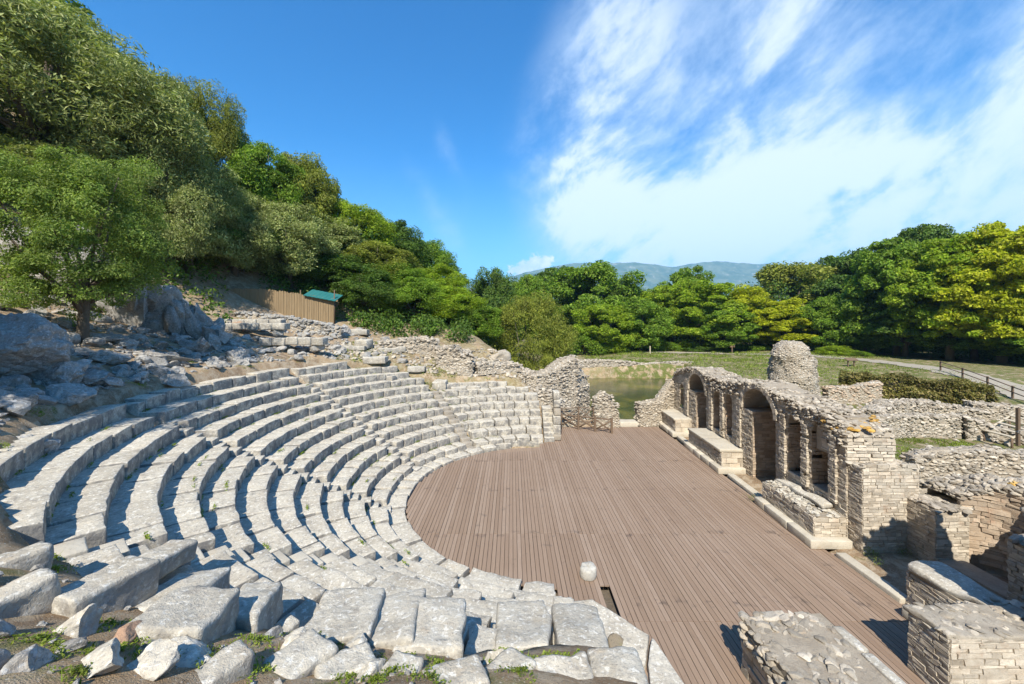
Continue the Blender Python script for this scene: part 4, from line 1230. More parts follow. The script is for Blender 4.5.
# ------------------------------------------------------------------ ruins round the far side
ruin('ruin_mass', 'big sloping mass of pale rubble masonry right of the far seats', 'ruined wall',
     [(.7, 32.6, 3.9), (2.0, 32.2, 3.6), (3.0, 32.4, 3.9), (4.2, 33.0, 4.7), (5.1, 33.4, 4.95), (5.6, 33.4, 4.1), (6.0, 33.0, 2.4)], 2.0, 'greyrubble', (.09, .2), 18)
ruin('ruin_mass', 'lower rubble slope stepping down behind the end pier of the seats', 'ruined wall',
     [(1.9, 30.9, 2.7), (2.7, 30.8, 2.4), (3.6, 30.8, 1.9), (4.4, 30.9, 1.2)], 1.8, 'rubble', (.10, .24), 15)
ruin('ruined_wall', 'low rubble wall with small dark openings behind the wooden fence', 'ruined wall',
     [(3.45, 29.6, 1.7), (4.1, 29.7, 1.35), (4.8, 29.8, .8)], .6, 'rubble', (.09, .2), 16)
ruin('ruined_wall', 'pointed stub of white stone wall just right of the wooden fence', 'ruined wall',
     [(6.15, 29.45, 2.2), (6.7, 29.45, 2.65), (7.2, 29.45, 2.3), (7.95, 29.45, 1.2)], .8, 'rubble', (.09, .2), 20)
ruin('ruined_wall', 'low white stone wall joining the far end of the stage wall', 'ruined wall',
     [(9.5, 29.6, 1.75), (10.4, 29.7, 1.8), (11.1, 29.8, 2.0), (11.6, 30.0, 2.6), (12.3, 30.3, 3.4)], .8, 'rubble', (.09, .2), 20)
mb = MB(); stone_block(mb, (1.9, .9, .5), placed((8.7, 29.7, .08)), .04, .02, .2); tag(mb.build('threshold_slab', M['pale']), 'wide pale threshold slab in the gap between two stub walls', 'threshold')
ruin('ruined_wall', 'grey rubble wall running along the top behind the far seats', 'ruined wall',
     [(-10.6, 31.4, 6.3), (-9.0, 32.0, 6.5), (-7.2, 32.3, 6.6), (-6.2, 32.6, 6.3)], 1.3, 'greyrubble', (.12, .28), 13)
ruin('ruined_wall', 'rounded lump of grey rubble wall above the middle of the far seats', 'ruined wall',
     [(-5.9, 31.4, 5.9), (-4.8, 31.3, 6.0), (-3.9, 31.2, 5.4), (-3.2, 31.3, 5.0)], 1.4, 'greyrubble', (.12, .28), 13)
mb = MB(); rock(mb, (-1.5, 34, 4.7), (1.15, .8, .65), 4, 8, .12, seed=4, rz=0); tag(mb.build('boulder', M['greyrubble']), 'big pale rounded boulder of masonry in front of the round bush', 'boulder')
ruin('ruined_wall', 'long low rubble bank between boulder and sloping rubble mass', 'ruined wall',
     [(-3.0, 31.6, 4.5), (-1.6, 32.2, 4.55), (-.2, 32.6, 4.5), (.8, 32.8, 4.1)], 1.6, 'rubble', (.10, .22), 15)
# blocks lying on the grass above the seats
for (px, py, Y, d_, lab) in [(376, 360, 28.5, (1.6, .8, .45), 'pair like flat grey block on the grass above the seats'), (388, 366, 27.8, (1.0, .6, .4), 'small squared block on the grass just above the top seats'),
                             (416, 358, 29.5, (1.3, .6, .4), 'long pale block on the grass beneath the grey rubble wall'), (440, 367, 29, (1.0, .7, .7), 'upright pale block leaning among green weeds above the seats'),
                             (458, 374, 29.2, (1.1, .6, .5), 'squared pale block above the right part of the far seats'), (474, 372, 29.6, (.9, .6, .5), 'small pale block left of the long low rubble bank'),
                             (364, 346, 31, (1.2, .8, .7), 'dark grey boulder like block above the seats'), (352, 352, 30, (2.0, .7, .35), 'long low slab on the tan slope above the seats'),
                             (392, 350, 31, (2.1, .6, .4), 'stacked long slab under the grey rubble wall'), (353, 334, 34, (2.6, .8, .5), 'flat pale slab high on the slope near the reed screen')]:
    p = at(px, py, Y); mb = MB(); g_ = gz(p.x, p.y); stone_block(mb, d_, placed((p.x, p.y, g_ + d_[2] * .35), rng.normal(0, .25), rng.normal(0, .06)), .05, .05, .2, big=.12)
    tag(mb.build('stone_block', M['block']), lab, 'stone block', 'loose blocks above the far seats')

# pond edge wall, tower stump, courtyard ruins
ruin('pond_wall', 'low stone bank wall along the far edge of the pond', 'wall', [(9.4, 58.2, 2.0), (13, 58.6, 2.05), (16.0, 58.8, 1.9), (21, 58.8, 1.3), (27, 58.4, 1.3)], .9, 'rubble', (.14, .3), 7)
t_ = thing('tower_stump', 'tall rounded stump of rubble masonry standing behind the stage wall', 'ruined tower', (25.2, 34.5, 0))
V = []; Fc = []; na, nz2 = 64, 40
for i in range(nz2 + 1):
    f = i / nz2; zb = 5.75 * f; rb = float(np.interp(zb, [0, 1.5, 2.6, 3.8, 4.7, 5.2, 5.5, 5.68, 5.75], [1.98, 2.05, 2.02, 1.96, 1.85, 1.66, 1.3, .8, .02]))
    for j in range(na):
        a = 2 * math.pi * j / na; sh = float(sstep(math.cos(a + .3), .35, .9)) * .22
        V.append((rb * math.cos(a) * (1 + .10 * sh * f), rb * math.sin(a), zb * (1 - sh * f)))
for i in range(nz2):
    for j in range(na): Fc.append((i * na + j, i * na + (j + 1) % na, (i + 1) * na + (j + 1) % na, (i + 1) * na + j))
Q = np.array(V) * np.array([.88, .9, 1]); D = Q * np.array([1, 1, .3]); D /= np.maximum(1e-6, np.linalg.norm(D, axis=1, keepdims=True))
Q = Q + D * (.34 * fbm(Q * .9, 3, 8) + .15 * fbm(Q * 2.6, 3, 9))[:, None] + np.array([24.9, 34.5, .5])
mb = MB(); mb.add(Q, Fc, True); mb.build('core', M['rubblecore'], t_)
mb = MB()
for i in rng.choice(len(Q), 1100):
    s_ = rng.uniform(.04, .085); rock(mb, Q[i] * 1 + np.array([0, 0, -.03]) + rng.normal(0, .02, 3), (s_ * 1.1, s_, s_ * .7), 1, 6, .12)
mb.build('rubble', M['rubble'], t_)
ruin('ruined_wall', 'low reddish wall remnant at the foot of the rounded masonry stump', 'ruined wall', [(27.0, 33.6, 2.3), (29.0, 33.4, 2.4), (31.0, 33.0, 2.9)], .8, 'brick', (.1, .22), 10)
RU = [('ruined_wall', 'long grey ruined wall below the ivy covered bank', [(24.5, 26.6, 1.8), (27, 28.2, 2.2), (30.5, 29.2, 2.0), (34.0, 28.2, 1.5)], 1.3, 'greyrubble'),
      ('ruined_wall', 'pinkish brown brick wall face in the middle of the courtyard ruins', [(22.6, 24.4, 1.9), (24.5, 24.6, 2.1), (27.8, 24.5, 2.05)], .8, 'rubble'),
      ('ruined_wall', 'short dark ruined wall stepping down beside the pinkish brown wall', [(28.0, 24.2, 2.0), (29.4, 23.6, 1.5), (30.4, 23.0, 1.1)], .9, 'greyrubble'),
      ('ruined_wall', 'lit rubble wall along the green yard at the right edge', [(18.3, 18.0, 1.75), (19.4, 17.9, 2.15), (21.5, 17.6, 2.25), (24, 17.0, 2.1), (27, 16.2, 2.2)], .8, 'rubble'),
      ('ruined_wall', 'low grey ruin terrace right of the ivy covered bank', [(34.5, 29.5, 1.8), (36.6, 28.6, 1.8), (38.5, 27.5, 1.7)], 1.2, 'greyrubble'),
      ('ruined_wall', 'low flat topped wall between corner pier and the lit rubble wall', [(14.6, 15.3, 1.7), (15.8, 14.7, 1.75), (17.2, 14.2, 1.6)], .7, 'rubble'),
      ('ruined_wall', 'narrow stepped wall behind the curved apse block', [(13.9, 14.4, 1.3), (14.9, 13.9, 1.35), (16.2, 13.4, 1.4)], .6, 'mason')]
for n_, lab, path, th_, mt in RU: ruin(n_, lab, 'ruined wall', path, th_, mt, (.09, .2), 13, 'courtyard ruins')

# timber walkway of cross slats on the right, and its post
t_ = thing('timber_walkway', 'slatted timber walkway climbing over the courtyard ruins at the right edge', 'walkway', (30, 22.5, 1.2))
a, b = at(984, 430, 23.5), at(1032, 402, 26.5); c, d_ = at(1012, 437, 22.3), at(1062, 410, 25.3)
mb = MB()
for i in range(9):
    f = i / 8; p, q = np.array(a) + (np.array(b) - np.array(a)) * f, np.array(c) + (np.array(d_) - np.array(c)) * f
    v_ = q - p; l = np.linalg.norm(v_); v_ /= l; fw = np.array(b) - np.array(a); fw /= np.linalg.norm(fw); up = np.cross(v_, fw); fw = np.cross(up, v_)
    mb.box((p + q) / 2, (l / 2, .11, .03), np.array([v_, fw, up]))
mb.build('slats', M['paletimber'], t_)
for p, q in ((a, b), (c, d_)):
    mb = MB(); tube(mb, [np.array(p) - [0, 0, .07], np.array(q) - [0, 0, .07]], [.06, .06], 6); mb.build('rail', M['paletimber'], t_)
for p in (a, b, c, d_, (np.array(a) + np.array(b)) / 2):
    mb = MB(); tube(mb, [(p[0], p[1], gz(p[0], p[1]) - .2), (p[0], p[1], p[2] - .08)], [.06, .06], 6); mb.build('leg', M['timber'], t_)
mb = MB(); p = at(1018, 437, 21.5); mb.box((p.x, p.y, p.z + .55), (.065, .065, 1.05)); tag(mb.build('post', M['timber']), 'square grey timber post in front of the slatted walkway', 'post')

# ------------------------------------------------------------------ fences, signs
t_ = thing('timber_fence', 'low timber fence with crossed braces on the far edge of the deck', 'fence', (5.3, 28.2, 0))
posts = [(3.62, 29.0), (4.85, 28.5), (5.95, 27.95), (7.03, 27.5)]
for p in posts:
    mb = MB(); mb.box((*p, .55), (.07, .07, .55)); mb.build('post', M['timber'], t_)
for p, q in zip(posts[:-1], posts[1:]):
    for (z0, z1, nm) in ((.97, .97, 'rail'), (.16, .90, 'brace'), (.90, .16, 'brace')):
        mb = MB(); tube(mb, [(*p, z0), (*q, z1)], [.055, .055], 6); mb.build(nm, M['timber'], t_)
t_ = thing('timber_fence', 'second timber fence set back in front of the dark wall openings', 'fence', (4.6, 29.3, 0))
posts = [(3.6, 29.05), (5.0, 29.25), (6.1, 29.2)]
for p in posts: mb = MB(); mb.box((*p, .75), (.045, .045, .75)); mb.build('post', M['timber'], t_)
for p, q in zip(posts[:-1], posts[1:]):
    for (z0, z1, nm) in ((1.42, 1.42, 'rail'), (.5, 1.36, 'brace'), (1.36, .5, 'brace')):
        mb = MB(); tube(mb, [(*p, z0), (*q, z1)], [.035, .035], 6); mb.build(nm, M['timber'], t_)
t_ = thing('path_fence', 'long two rail timber fence along the gravel path at the right', 'fence', (44, 36, 2))
FP = [(57.0 - .0, 47), (50.0, 45.5), (47.6, 41.2), (45.6, 37.4), (43.9, 34.2), (42.5, 31.5), (41.2, 29.0), (40.0, 26.4), (39, 24)][1:]
for p in FP: mb = MB(); mb.box((*p, gz(*p) + .5), (.06, .06, .62)); mb.build('post', M['timber'], t_)
for p, q in zip(FP[:-1], FP[1:]):
    for h_ in (1.02, .55): mb = MB(); tube(mb, [(*p, gz(*p) + h_), (*q, gz(*q) + h_)], [.045, .045], 6); mb.build('rail', M['timber'], t_)
for (px, py, Y, lab) in [(650, 361, 74, 'small wooden sign post on the grass left of centre before the forest'), (732, 360, 74, 'brown wooden sign post in front of the yellow green tree')]:
    p = at(px, py, Y); g_ = gz(p.x, p.y); t_ = thing('sign_post', lab, 'sign post', (p.x, p.y, g_), 'small sign posts by the path')
    mb = MB(); mb.box((p.x, p.y, g_ + .7), (.09, .09, .75)); mb.build('post', M['paletimber' if px < 700 else 'timber'], t_)
    if px > 700: mb = MB(); mb.box((p.x, p.y - .1, g_ + 1.5), (.5, .05, .28), Rz(.3)); mb.build('board', M['redstone'], t_)
p = at(851, 372, 52); g_ = gz(p.x, p.y); t_ = thing('info_stand', 'slanted information stand on two posts beside the path', 'sign', (p.x, p.y, g_))
for s_ in (-.4, .4): mb = MB(); mb.box((p.x + s_, p.y, g_ + .45), (.06, .06, .5)); mb.build('post', M['timber'], t_)
mb = MB(); mb.box((p.x, p.y - .05, g_ + .98), (.75, .32, .03), Rx(.5)); mb.build('board', M['timber'], t_)

# ------------------------------------------------------------------ hillside: reed screen, shelter roof, terrace benches, rocks
t_ = thing('reed_screen', 'tan reed screen fence at the top of the slope under the trees', 'screen', (-21, 34.5, 9))
ps = [at(226, 319, 33.2), at(262, 319, 34.0), at(300, 320, 35.0), at(334, 321, 36.0)]; mb = MB()
top = [289, 289, 294, 299]
for i in range(3):
    p, q = ps[i], ps[i + 1]; zt0 = at(0, top[i], p.y).z; zt1 = at(0, top[i + 1], q.y).z; n_ = 44
    for j in range(n_):
        f = j / n_; x, y = p.x + (q.x - p.x) * f, p.y + (q.y - p.y) * f; zb = gz(x, y) - .25; zt = zt0 + (zt1 - zt0) * f + rng.uniform(-.06, .08)
        mb.box((x, y + rng.uniform(-.02, .02), (zb + zt) / 2), (.042, .03, max(.2, (zt - zb) / 2)), None, .006)
mb.build('reeds', M['reed'], t_)
for p in ps: mb = MB(); tube(mb, [(p.x, p.y + .08, gz(p.x, p.y) - .2), (p.x, p.y + .08, at(0, 290, p.y).z)], [.06, .05], 6); mb.build('post', M['timber'], t_)
t_ = thing('shelter', 'small hut with a turquoise sheet roof at the end of the reed screen', 'shelter', (-17.2, 36.5, 8))
p, q = at(305, 293, 35.2), at(337, 299, 36.0); mb = MB()
nr = 15
V = []; Fc = []
for i in range(nr + 1):
    f = i / nr; wv = .035 * math.sin(i * math.pi)
    for e_, (oy, oz) in enumerate(((-.35, -.22), (1.3, .42))):
        V.append((p.x + (q.x - p.x) * f, p.y + (q.y - p.y) * f + oy, p.z + (q.z - p.z) * f + oz + .03 * (i % 2)))
for i in range(nr): Fc.append((2 * i, 2 * i + 2, 2 * i + 3, 2 * i + 1))
mb.add(V, Fc); o = mb.build('roof', M['roof'], t_); sm = o.modifiers.new('thick', 'SOLIDIFY'); sm.thickness = .05
for (px, Y) in ((308, 36.4), (335, 37.2)):
    p_ = at(px, 300, Y); mb = MB(); tube(mb, [(p_.x, p_.y, gz(p_.x, p_.y) - .3), (p_.x, p_.y, p.z + .1)], [.07, .07], 6); mb.build('post', M['timber'], t_)
mb = MB(); a_, b_ = at(304, 300, 37.2), at(337, 303, 37.6); mb.box(((a_.x + b_.x) / 2, a_.y + .6, p.z - .9), (abs(b_.x - a_.x) / 2, .06, 1.0)); mb.build('wall', M['reed'], t_)

for (x0, x1, py, Y, hgt, lab) in [(222, 284, 337, 27.6, .42, 'upper straight terrace bench of grey blocks on the slope'), (222, 288, 346, 26.6, .46, 'middle straight terrace bench of grey blocks on the slope'), (262, 326, 349, 26.0, .5, 'lower straight terrace bench of pale blocks resting on stone feet')]:
    p, q = at(x0, py, Y), at(x1, py, Y + .4)
    zb = min(gz(p.x, p.y, False), gz(q.x, q.y, False)); t_ = thing('terrace_bench', lab, 'bench', ((p.x + q.x) / 2, Y, zb), 'straight benches on the slope')
    n_ = 5; z = max(at(0, py, Y).z, max(gz(p.x, p.y), gz(q.x, q.y)) + hgt * .8)
    for i in range(n_):
        f = (i + .5) / n_; mb = MB(); l = (q - p).length / n_
        stone_block(mb, (l - .02, .75, hgt), placed((p.x + (q.x - p.x) * f, p.y + (q.y - p.y) * f, z - hgt / 2 + rng.normal(0, .02)), rng.normal(.03, .02)), .05, .03, .2, big=.05); mb.build('seat_block', M['block'], t_)
    for f in (.15, .85):
        mb = MB(); rock(mb, (p.x + (q.x - p.x) * f, p.y + (q.y - p.y) * f + .1, z - hgt - .15), (.4, .35, .35), 2, 7); mb.build('foot', M['hillrock'], t_)
ruin('terrace_wall', 'dark drystone terrace wall below the reed screen', 'wall', [tuple(at(240, 312, 31.5)), tuple(at(275, 315, 31.5)), tuple(at(310, 321, 31.8)), tuple(at(342, 327, 32.2))], .9, 'hillrock', (.16, .34), 9)

CRAGS = [  # pixel centre, depth, size, pieces, label
    ((100, 310), 22.0, (2.7, 1.2, 2.1), 40, 'broad dark rock face in shade right behind the bright tree trunk'),
    ((22, 310), 21.0, (3.2, 1.3, 2.2), 40, 'deep shaded rock bank at the far left under the branches'),
    ((158, 322), 23.0, (1.9, 1.1, 2.0), 30, 'tall split grey crag under the dark overhang'),
    ((198, 326), 23.5, (1.3, 1.0, 1.2), 14, 'grey crag at the right end of the rock face')]
for (p, Y, sz, n_, lab) in CRAGS:
    c = at(p[0], p[1], Y); g_ = gz(c.x, c.y, False); mb = MB(); crag(mb, (c.x, c.y, g_ + .1), sz, n_, p[0] + 3)
    tag(mb.build('outcrop', M['hillrock'] if Y < 40 else M['rubble']), lab, 'rock outcrop', 'rock outcrops on the left slope')
ROCKS = [  # pixel centre, depth, size (x, y, z), material, label
    ((-22, 392), 12.3, (1.65, 1.2, 1.2), 'hillrock', 'huge grey limestone outcrop at the left edge with rusty cracks', 3),
    ((58, 402), 13.2, (.8, .6, .6), 'hillrock', 'lower grey shoulder rock at the right foot of the huge outcrop', 44),
    ((213, 352), 22.5, (.55, .45, .75), 'hillrock', 'pair of upright grey rocks left of the terrace benches', 12),
    ((237, 363), 21.8, (.75, .5, .6), 'hillrock', 'blocky grey rock standing just above the top seat row', 14),
    ((100, 353), 18.0, (1.6, .6, .34), 'hillrock', 'long flat grey ledge below the tree trunk', 15),
    ((138, 345), 19.5, (.7, .45, .3), 'hillrock', 'pale flat topped stone in the brown dirt near the trunk', 16),
    ((105, 376), 16.2, (.75, .5, .36), 'hillrock', 'rounded pale stone between the huge outcrop and the topmost row', 17),
    ((150, 363), 18.3, (1.6, .5, .32), 'hillrock', 'low ledge of blocks below the brown dirt terrace', 18),
    ((196, 350), 21.0, (.8, .5, .55), 'hillrock', 'cracked grey rock right of the low ledge', 19),
    ((60, 420), 12.2, (.7, .45, .3), 'hillrock', 'squat grey rock below the huge outcrop', 21),
    ((76, 398), 13.8, (.7, .5, .3), 'hillrock', 'flat bluish rock right of the base of the huge outcrop', 22),
    ((15, 425), 10.6, (.6, .4, .3), 'hillrock', 'small grey rock with grass at the left edge below the outcrop', 23),
    ((25, 452), 9.6, (.8, .45, .4), 'hillrock', 'rough grey block at the left edge above the stone steps', 24),
    ((170, 384), 16.8, (.7, .45, .25), 'hillrock', 'thin slab of rock lying behind the topmost row', 25),
    ((240, 330), 27.5, (.5, .4, .4), 'redstone', 'orange brown stone on the slope below the reed screen', 26),
    ((213, 283), 35.5, (1.0, .7, .9), 'hillrock', 'grey boulder in deep shade left of the reed screen', 27),
    ((123, 391), 15.6, (.4, .3, .26), 'hillrock', 'small upright stone just left of the long top block', 30),
    ((345, 326), 33.5, (.6, .5, .8), 'hillrock', 'dark upright boulder at the right end of the terrace wall', 31)]
for (p, Y, sz, mt, lab, sdd) in ROCKS:
    c = at(p[0], p[1], Y); g_ = gz(c.x, c.y, False); mb = MB()
    rock(mb, (c.x, c.y, g_ + sz[2] * .3), sz, 5 if sz[0] > 1.2 else 4, 14, .15, smooth=False, rz=rng.normal(.3, .2), seed=sdd + 40)
    Vq = mb.v[0]; Cq = Vq.mean(0); Dq = (Vq - Cq) / np.linalg.norm(Vq - Cq, axis=1, keepdims=True); mm_ = min(sz)
    mb.v[0] = Vq + Dq * ((-np.abs(fbm(Vq * np.array([1.6, 1.6, .8]) / max(.6, mm_), 4, sdd)) * .42 + .08 + .10 * fbm(Vq * 5, 3, sdd + 1)) * mm_)[:, None]
    tag(mb.build('rock', M[mt]), lab, 'rock', 'rocks on the left slope')

# loose stones nobody could count
mb = MB()
for _ in range(4200):
    a = R(rng.uniform(128, 262) if rng.random() < .5 else rng.uniform(160, 236)); k = rng.uniform(0, 1); th_ = math.degrees(a); ke = float(np.interp(th_, KE_T, KE_K))
    r_ = R0 + W_ * (ke + .5) + rng.uniform(0, 1) ** 1.3 * 9
    x, y = C0[0] + r_ * math.cos(a), C0[1] + r_ * math.sin(a)
    if y < .8 or x > 1.2: continue
    s_ = (rng.uniform(.08, .42) if rng.random() < .22 else rng.uniform(.03, .13)) * (1 if y > 8.5 else .34)
    rock(mb, (x, y, gz(x, y) + s_ * .2), (s_, s_ * .8, s_ * .6), 1 if s_ < .12 else 2, 7, .15)
tag(mb.build('scattered_stones', M['hillrock']), 'grey stones scattered over the dirt slope', 'stones', kind='stuff')
mb = MB()
for _ in range(900):
    a = R(rng.uniform(90, 150)); r_ = R0 + W_ * (float(np.interp(math.degrees(a), KE_T, KE_K)) + .4) + rng.uniform(0, 3.6); x, y = C0[0] + r_ * math.cos(a), C0[1] + r_ * math.sin(a)
    s_ = rng.uniform(.05, .2); rock(mb, (x, y, gz(x, y) + s_ * .2), (s_, s_ * .8, s_ * .6), 1, 6, .12)
for _ in range(500):
    x, y = rng.uniform(13.6, 36), rng.uniform(10, 34); s_ = rng.uniform(.05, .2); rock(mb, (x, y, gz(x, y) + s_ * .2), (s_, s_ * .8, s_ * .6), 1, 6, .12)
tag(mb.build('scattered_rubble', M['rubble']), 'pale rubble scattered among the ruins and above the far seats', 'rubble', kind='stuff')


# ------------------------------------------------------------------ foliage
def leaves(P, Nrm, size, aspect, seed, jitter=.8):
    """one small rhombus per point"""
    lr = np.random.default_rng(seed); n = len(P)
    N = Nrm + lr.normal(0, jitter, (n, 3)); N /= np.linalg.norm(N, axis=1, keepdims=True)
    T = np.cross(N, lr.normal(size=(n, 3))); T /= np.linalg.norm(T, axis=1, keepdims=True); B = np.cross(N, T)
    s = size * lr.uniform(.6, 1.35, (n, 1)); q = s * aspect
    V = np.stack([P - T * s, P - B * q + N * s * .15, P + T * s, P + B * q + N * s * .15], 1).reshape(-1, 3)
    return V, np.arange(4 * n).reshape(-1, 4)


def crown_points(seed, rx, rz, zc, nclump, nleaf, rc=(.2, .34), inner=.45, flat=.7, lump=.25, droop=0.0, layered=0.0):
    lr = np.random.default_rng(seed)
    D = lr.normal(size=(nclump, 3)); D /= np.linalg.norm(D, axis=1, keepdims=True); D[:, 2] = np.where(D[:, 2] < -.8, -D[:, 2], D[:, 2])
    f = lr.uniform(inner ** 3, 1, nclump) ** (1 / 3) * .86
    f = f * (1 + lump * fbm(D * 1.7 + seed, 2, seed))
    Cn = D * f[:, None] * np.array([rx, rx, rz]) + np.array([0, 0, zc])
    P = []; N = []
    for c, d in zip(Cn, D):
        r_ = rx * lr.uniform(*rc); n = int(nleaf * lr.uniform(.6, 1.4))
        d2 = lr.normal(size=(n, 3)); d2 /= np.linalg.norm(d2, axis=1, keepdims=True)
        rr = r_ * lr.uniform(.25, 1, (n, 1)) ** .5 * (1 + .35 * fbm(d2 * 2.2 + c, 2, seed)[:, None])
        off = d2 * rr * np.array([1, 1, flat])
        if layered: off[:, 2] *= (1 - layered); off[:, 2] -= .25 * (off[:, 0] ** 2 + off[:, 1] ** 2) / max(r_, .01)
        if droop: off[:, 2] -= droop * (off[:, 0] ** 2 + off[:, 1] ** 2) / r_ + droop * .5 * np.maximum(0, -d2[:, 2]) * r_
        P.append(c + off); N.append(d2 * .8 + np.array([0, 0, .45]) + d * .25)
    return np.concatenate(P), np.concatenate(N), Cn


_crown = {}


def variant(style, i):
    """crown mesh and trunk mesh of one kind, built once and shared"""
    k = (style, i)
    if k in _crown: return _crown[k]
    sd_ = 100 + 13 * i + len(style) * 7
    S = dict(broad=dict(rx=4.6, rz=4.6, zc=4.4, nclump=95, nleaf=520, leaf=.115, asp=.42, m='lf_green', rc=(.15, .31), inner=.6, lump=.3),
             near=dict(rx=4.6, rz=5.3, zc=5.3, nclump=240, nleaf=430, leaf=.07, asp=.4, m='lf_near', rc=(.10, .24), layered=.18, lump=.45, inner=.5),
             olive=dict(rx=4.8, rz=4.8, zc=4.6, nclump=105, nleaf=760, leaf=.11, asp=.26, m='lf_olive', rc=(.14, .30), droop=.35, lump=.5, inner=.6),
             bush=dict(rx=4.9, rz=4.2, zc=4.5, nclump=150, nleaf=380, leaf=.10, asp=.3, m='lf_brown', rc=(.12, .26), inner=.6, lump=.2, droop=.2),
             tall=dict(rx=3.6, rz=6.0, zc=5.6, nclump=110, nleaf=330, leaf=.15, asp=.45, m='lf_bright', rc=(.14, .30), lump=.32, layered=.15, inner=.55),
             forest=dict(rx=5.6, rz=6.4, zc=5.8, nclump=105, nleaf=380, leaf=.18, asp=.48, m='lf_green', rc=(.13, .28), lump=.3, inner=.6),
             plane=dict(rx=5.8, rz=7.0, zc=6.8, nclump=240, nleaf=340, leaf=.15, asp=.6, m='lf_bright', rc=(.10, .22), inner=.6, layered=.22, lump=.34),
             shrub=dict(rx=2.0, rz=1.4, zc=1.1, nclump=46, nleaf=190, leaf=.085, asp=.42, m='lf_green', rc=(.25, .42), lump=.4))[style]
    P, N, Cn = crown_points(sd_, S['rx'], S['rz'], S['zc'], S['nclump'], S['nleaf'], S.get('rc', (.2, .34)), S.get('inner', .45), .72, S.get('lump', .28), S.get('droop', 0), S.get('layered', 0))
    V, Fq = leaves(P, N, S['leaf'], S['asp'], sd_)
    o = quad_mesh('crown', V, Fq, M[S['m']]); cme = o.data; bpy.data.objects.remove(o)
    mb = MB(); lr = np.random.default_rng(sd_)
    rt = S['rx'] * .055; zt = S['zc'] * .75
    if style not in ('bush', 'shrub'):
        tube(mb, [(0, 0, -.6), (.05, .02, zt * .3), (.12, -.1, zt * .65), (.05, .1, zt)], [rt * 1.3, rt, rt * .85, rt * .6])
    for c in Cn[lr.choice(len(Cn), min(14, len(Cn)), False)]:
        z0 = zt * lr.uniform(.4, .95) if style not in ('bush', 'shrub') else .1
        mid = np.array([c[0] * .45, c[1] * .45, z0 + (c[2] - z0) * .35]); tube(mb, [(.05, 0, z0), mid, c], [rt * .5, rt * .3, rt * .1], 5)
    o = mb.build('trunk', M['bark']); tme = o.data; bpy.data.objects.remove(o)
    _crown[k] = (cme, tme, S)
    return _crown[k]


def tree(name, style, i, x, y, h, wscale=1.0, label='', cat='tree', group=None, m=None, rot=None, z=None, trunk=True):
    cme, tme, S = variant(style, i)
    full = S['zc'] + S['rz'] * 1.05; s = h / full
    t_ = thing(name, label, cat, (x, y, gz(x, y, False) if z is None else z), group)
    t_.scale = (s * wscale, s * wscale, s); t_.rotation_euler = (0, 0, rng.uniform(0, 6.28) if rot is None else rot)
    for nm, me in (('crown', cme), ('trunk', tme)):
        o = bpy.data.objects.new(nm, me); col.objects.link(o); o.parent = t_
        if nm == 'crown' and m:
            o.material_slots[0].link = 'OBJECT'; o.material_slots[0].material = M[m]
    return t_


def tree_px(name, style, i, px, top, hw, Y, label, m=None, base=None, **kw):
    """a tree at depth Y whose crown top and half width the photograph shows at top, hw"""
    x = (px - CX) / F * Y; g_ = gz(x, Y, False) if base is None else at(0, base, Y).z
    h = at(0, top, Y).z - g_
    S = variant(style, i)[2]; s = h / (S['zc'] + S['rz'] * 1.05); wsc = (hw / F * Y) / (S['rx'] * 1.05) / s
    return tree(name, style, i, x, Y, h, wsc, label, m=m, z=g_, **kw)


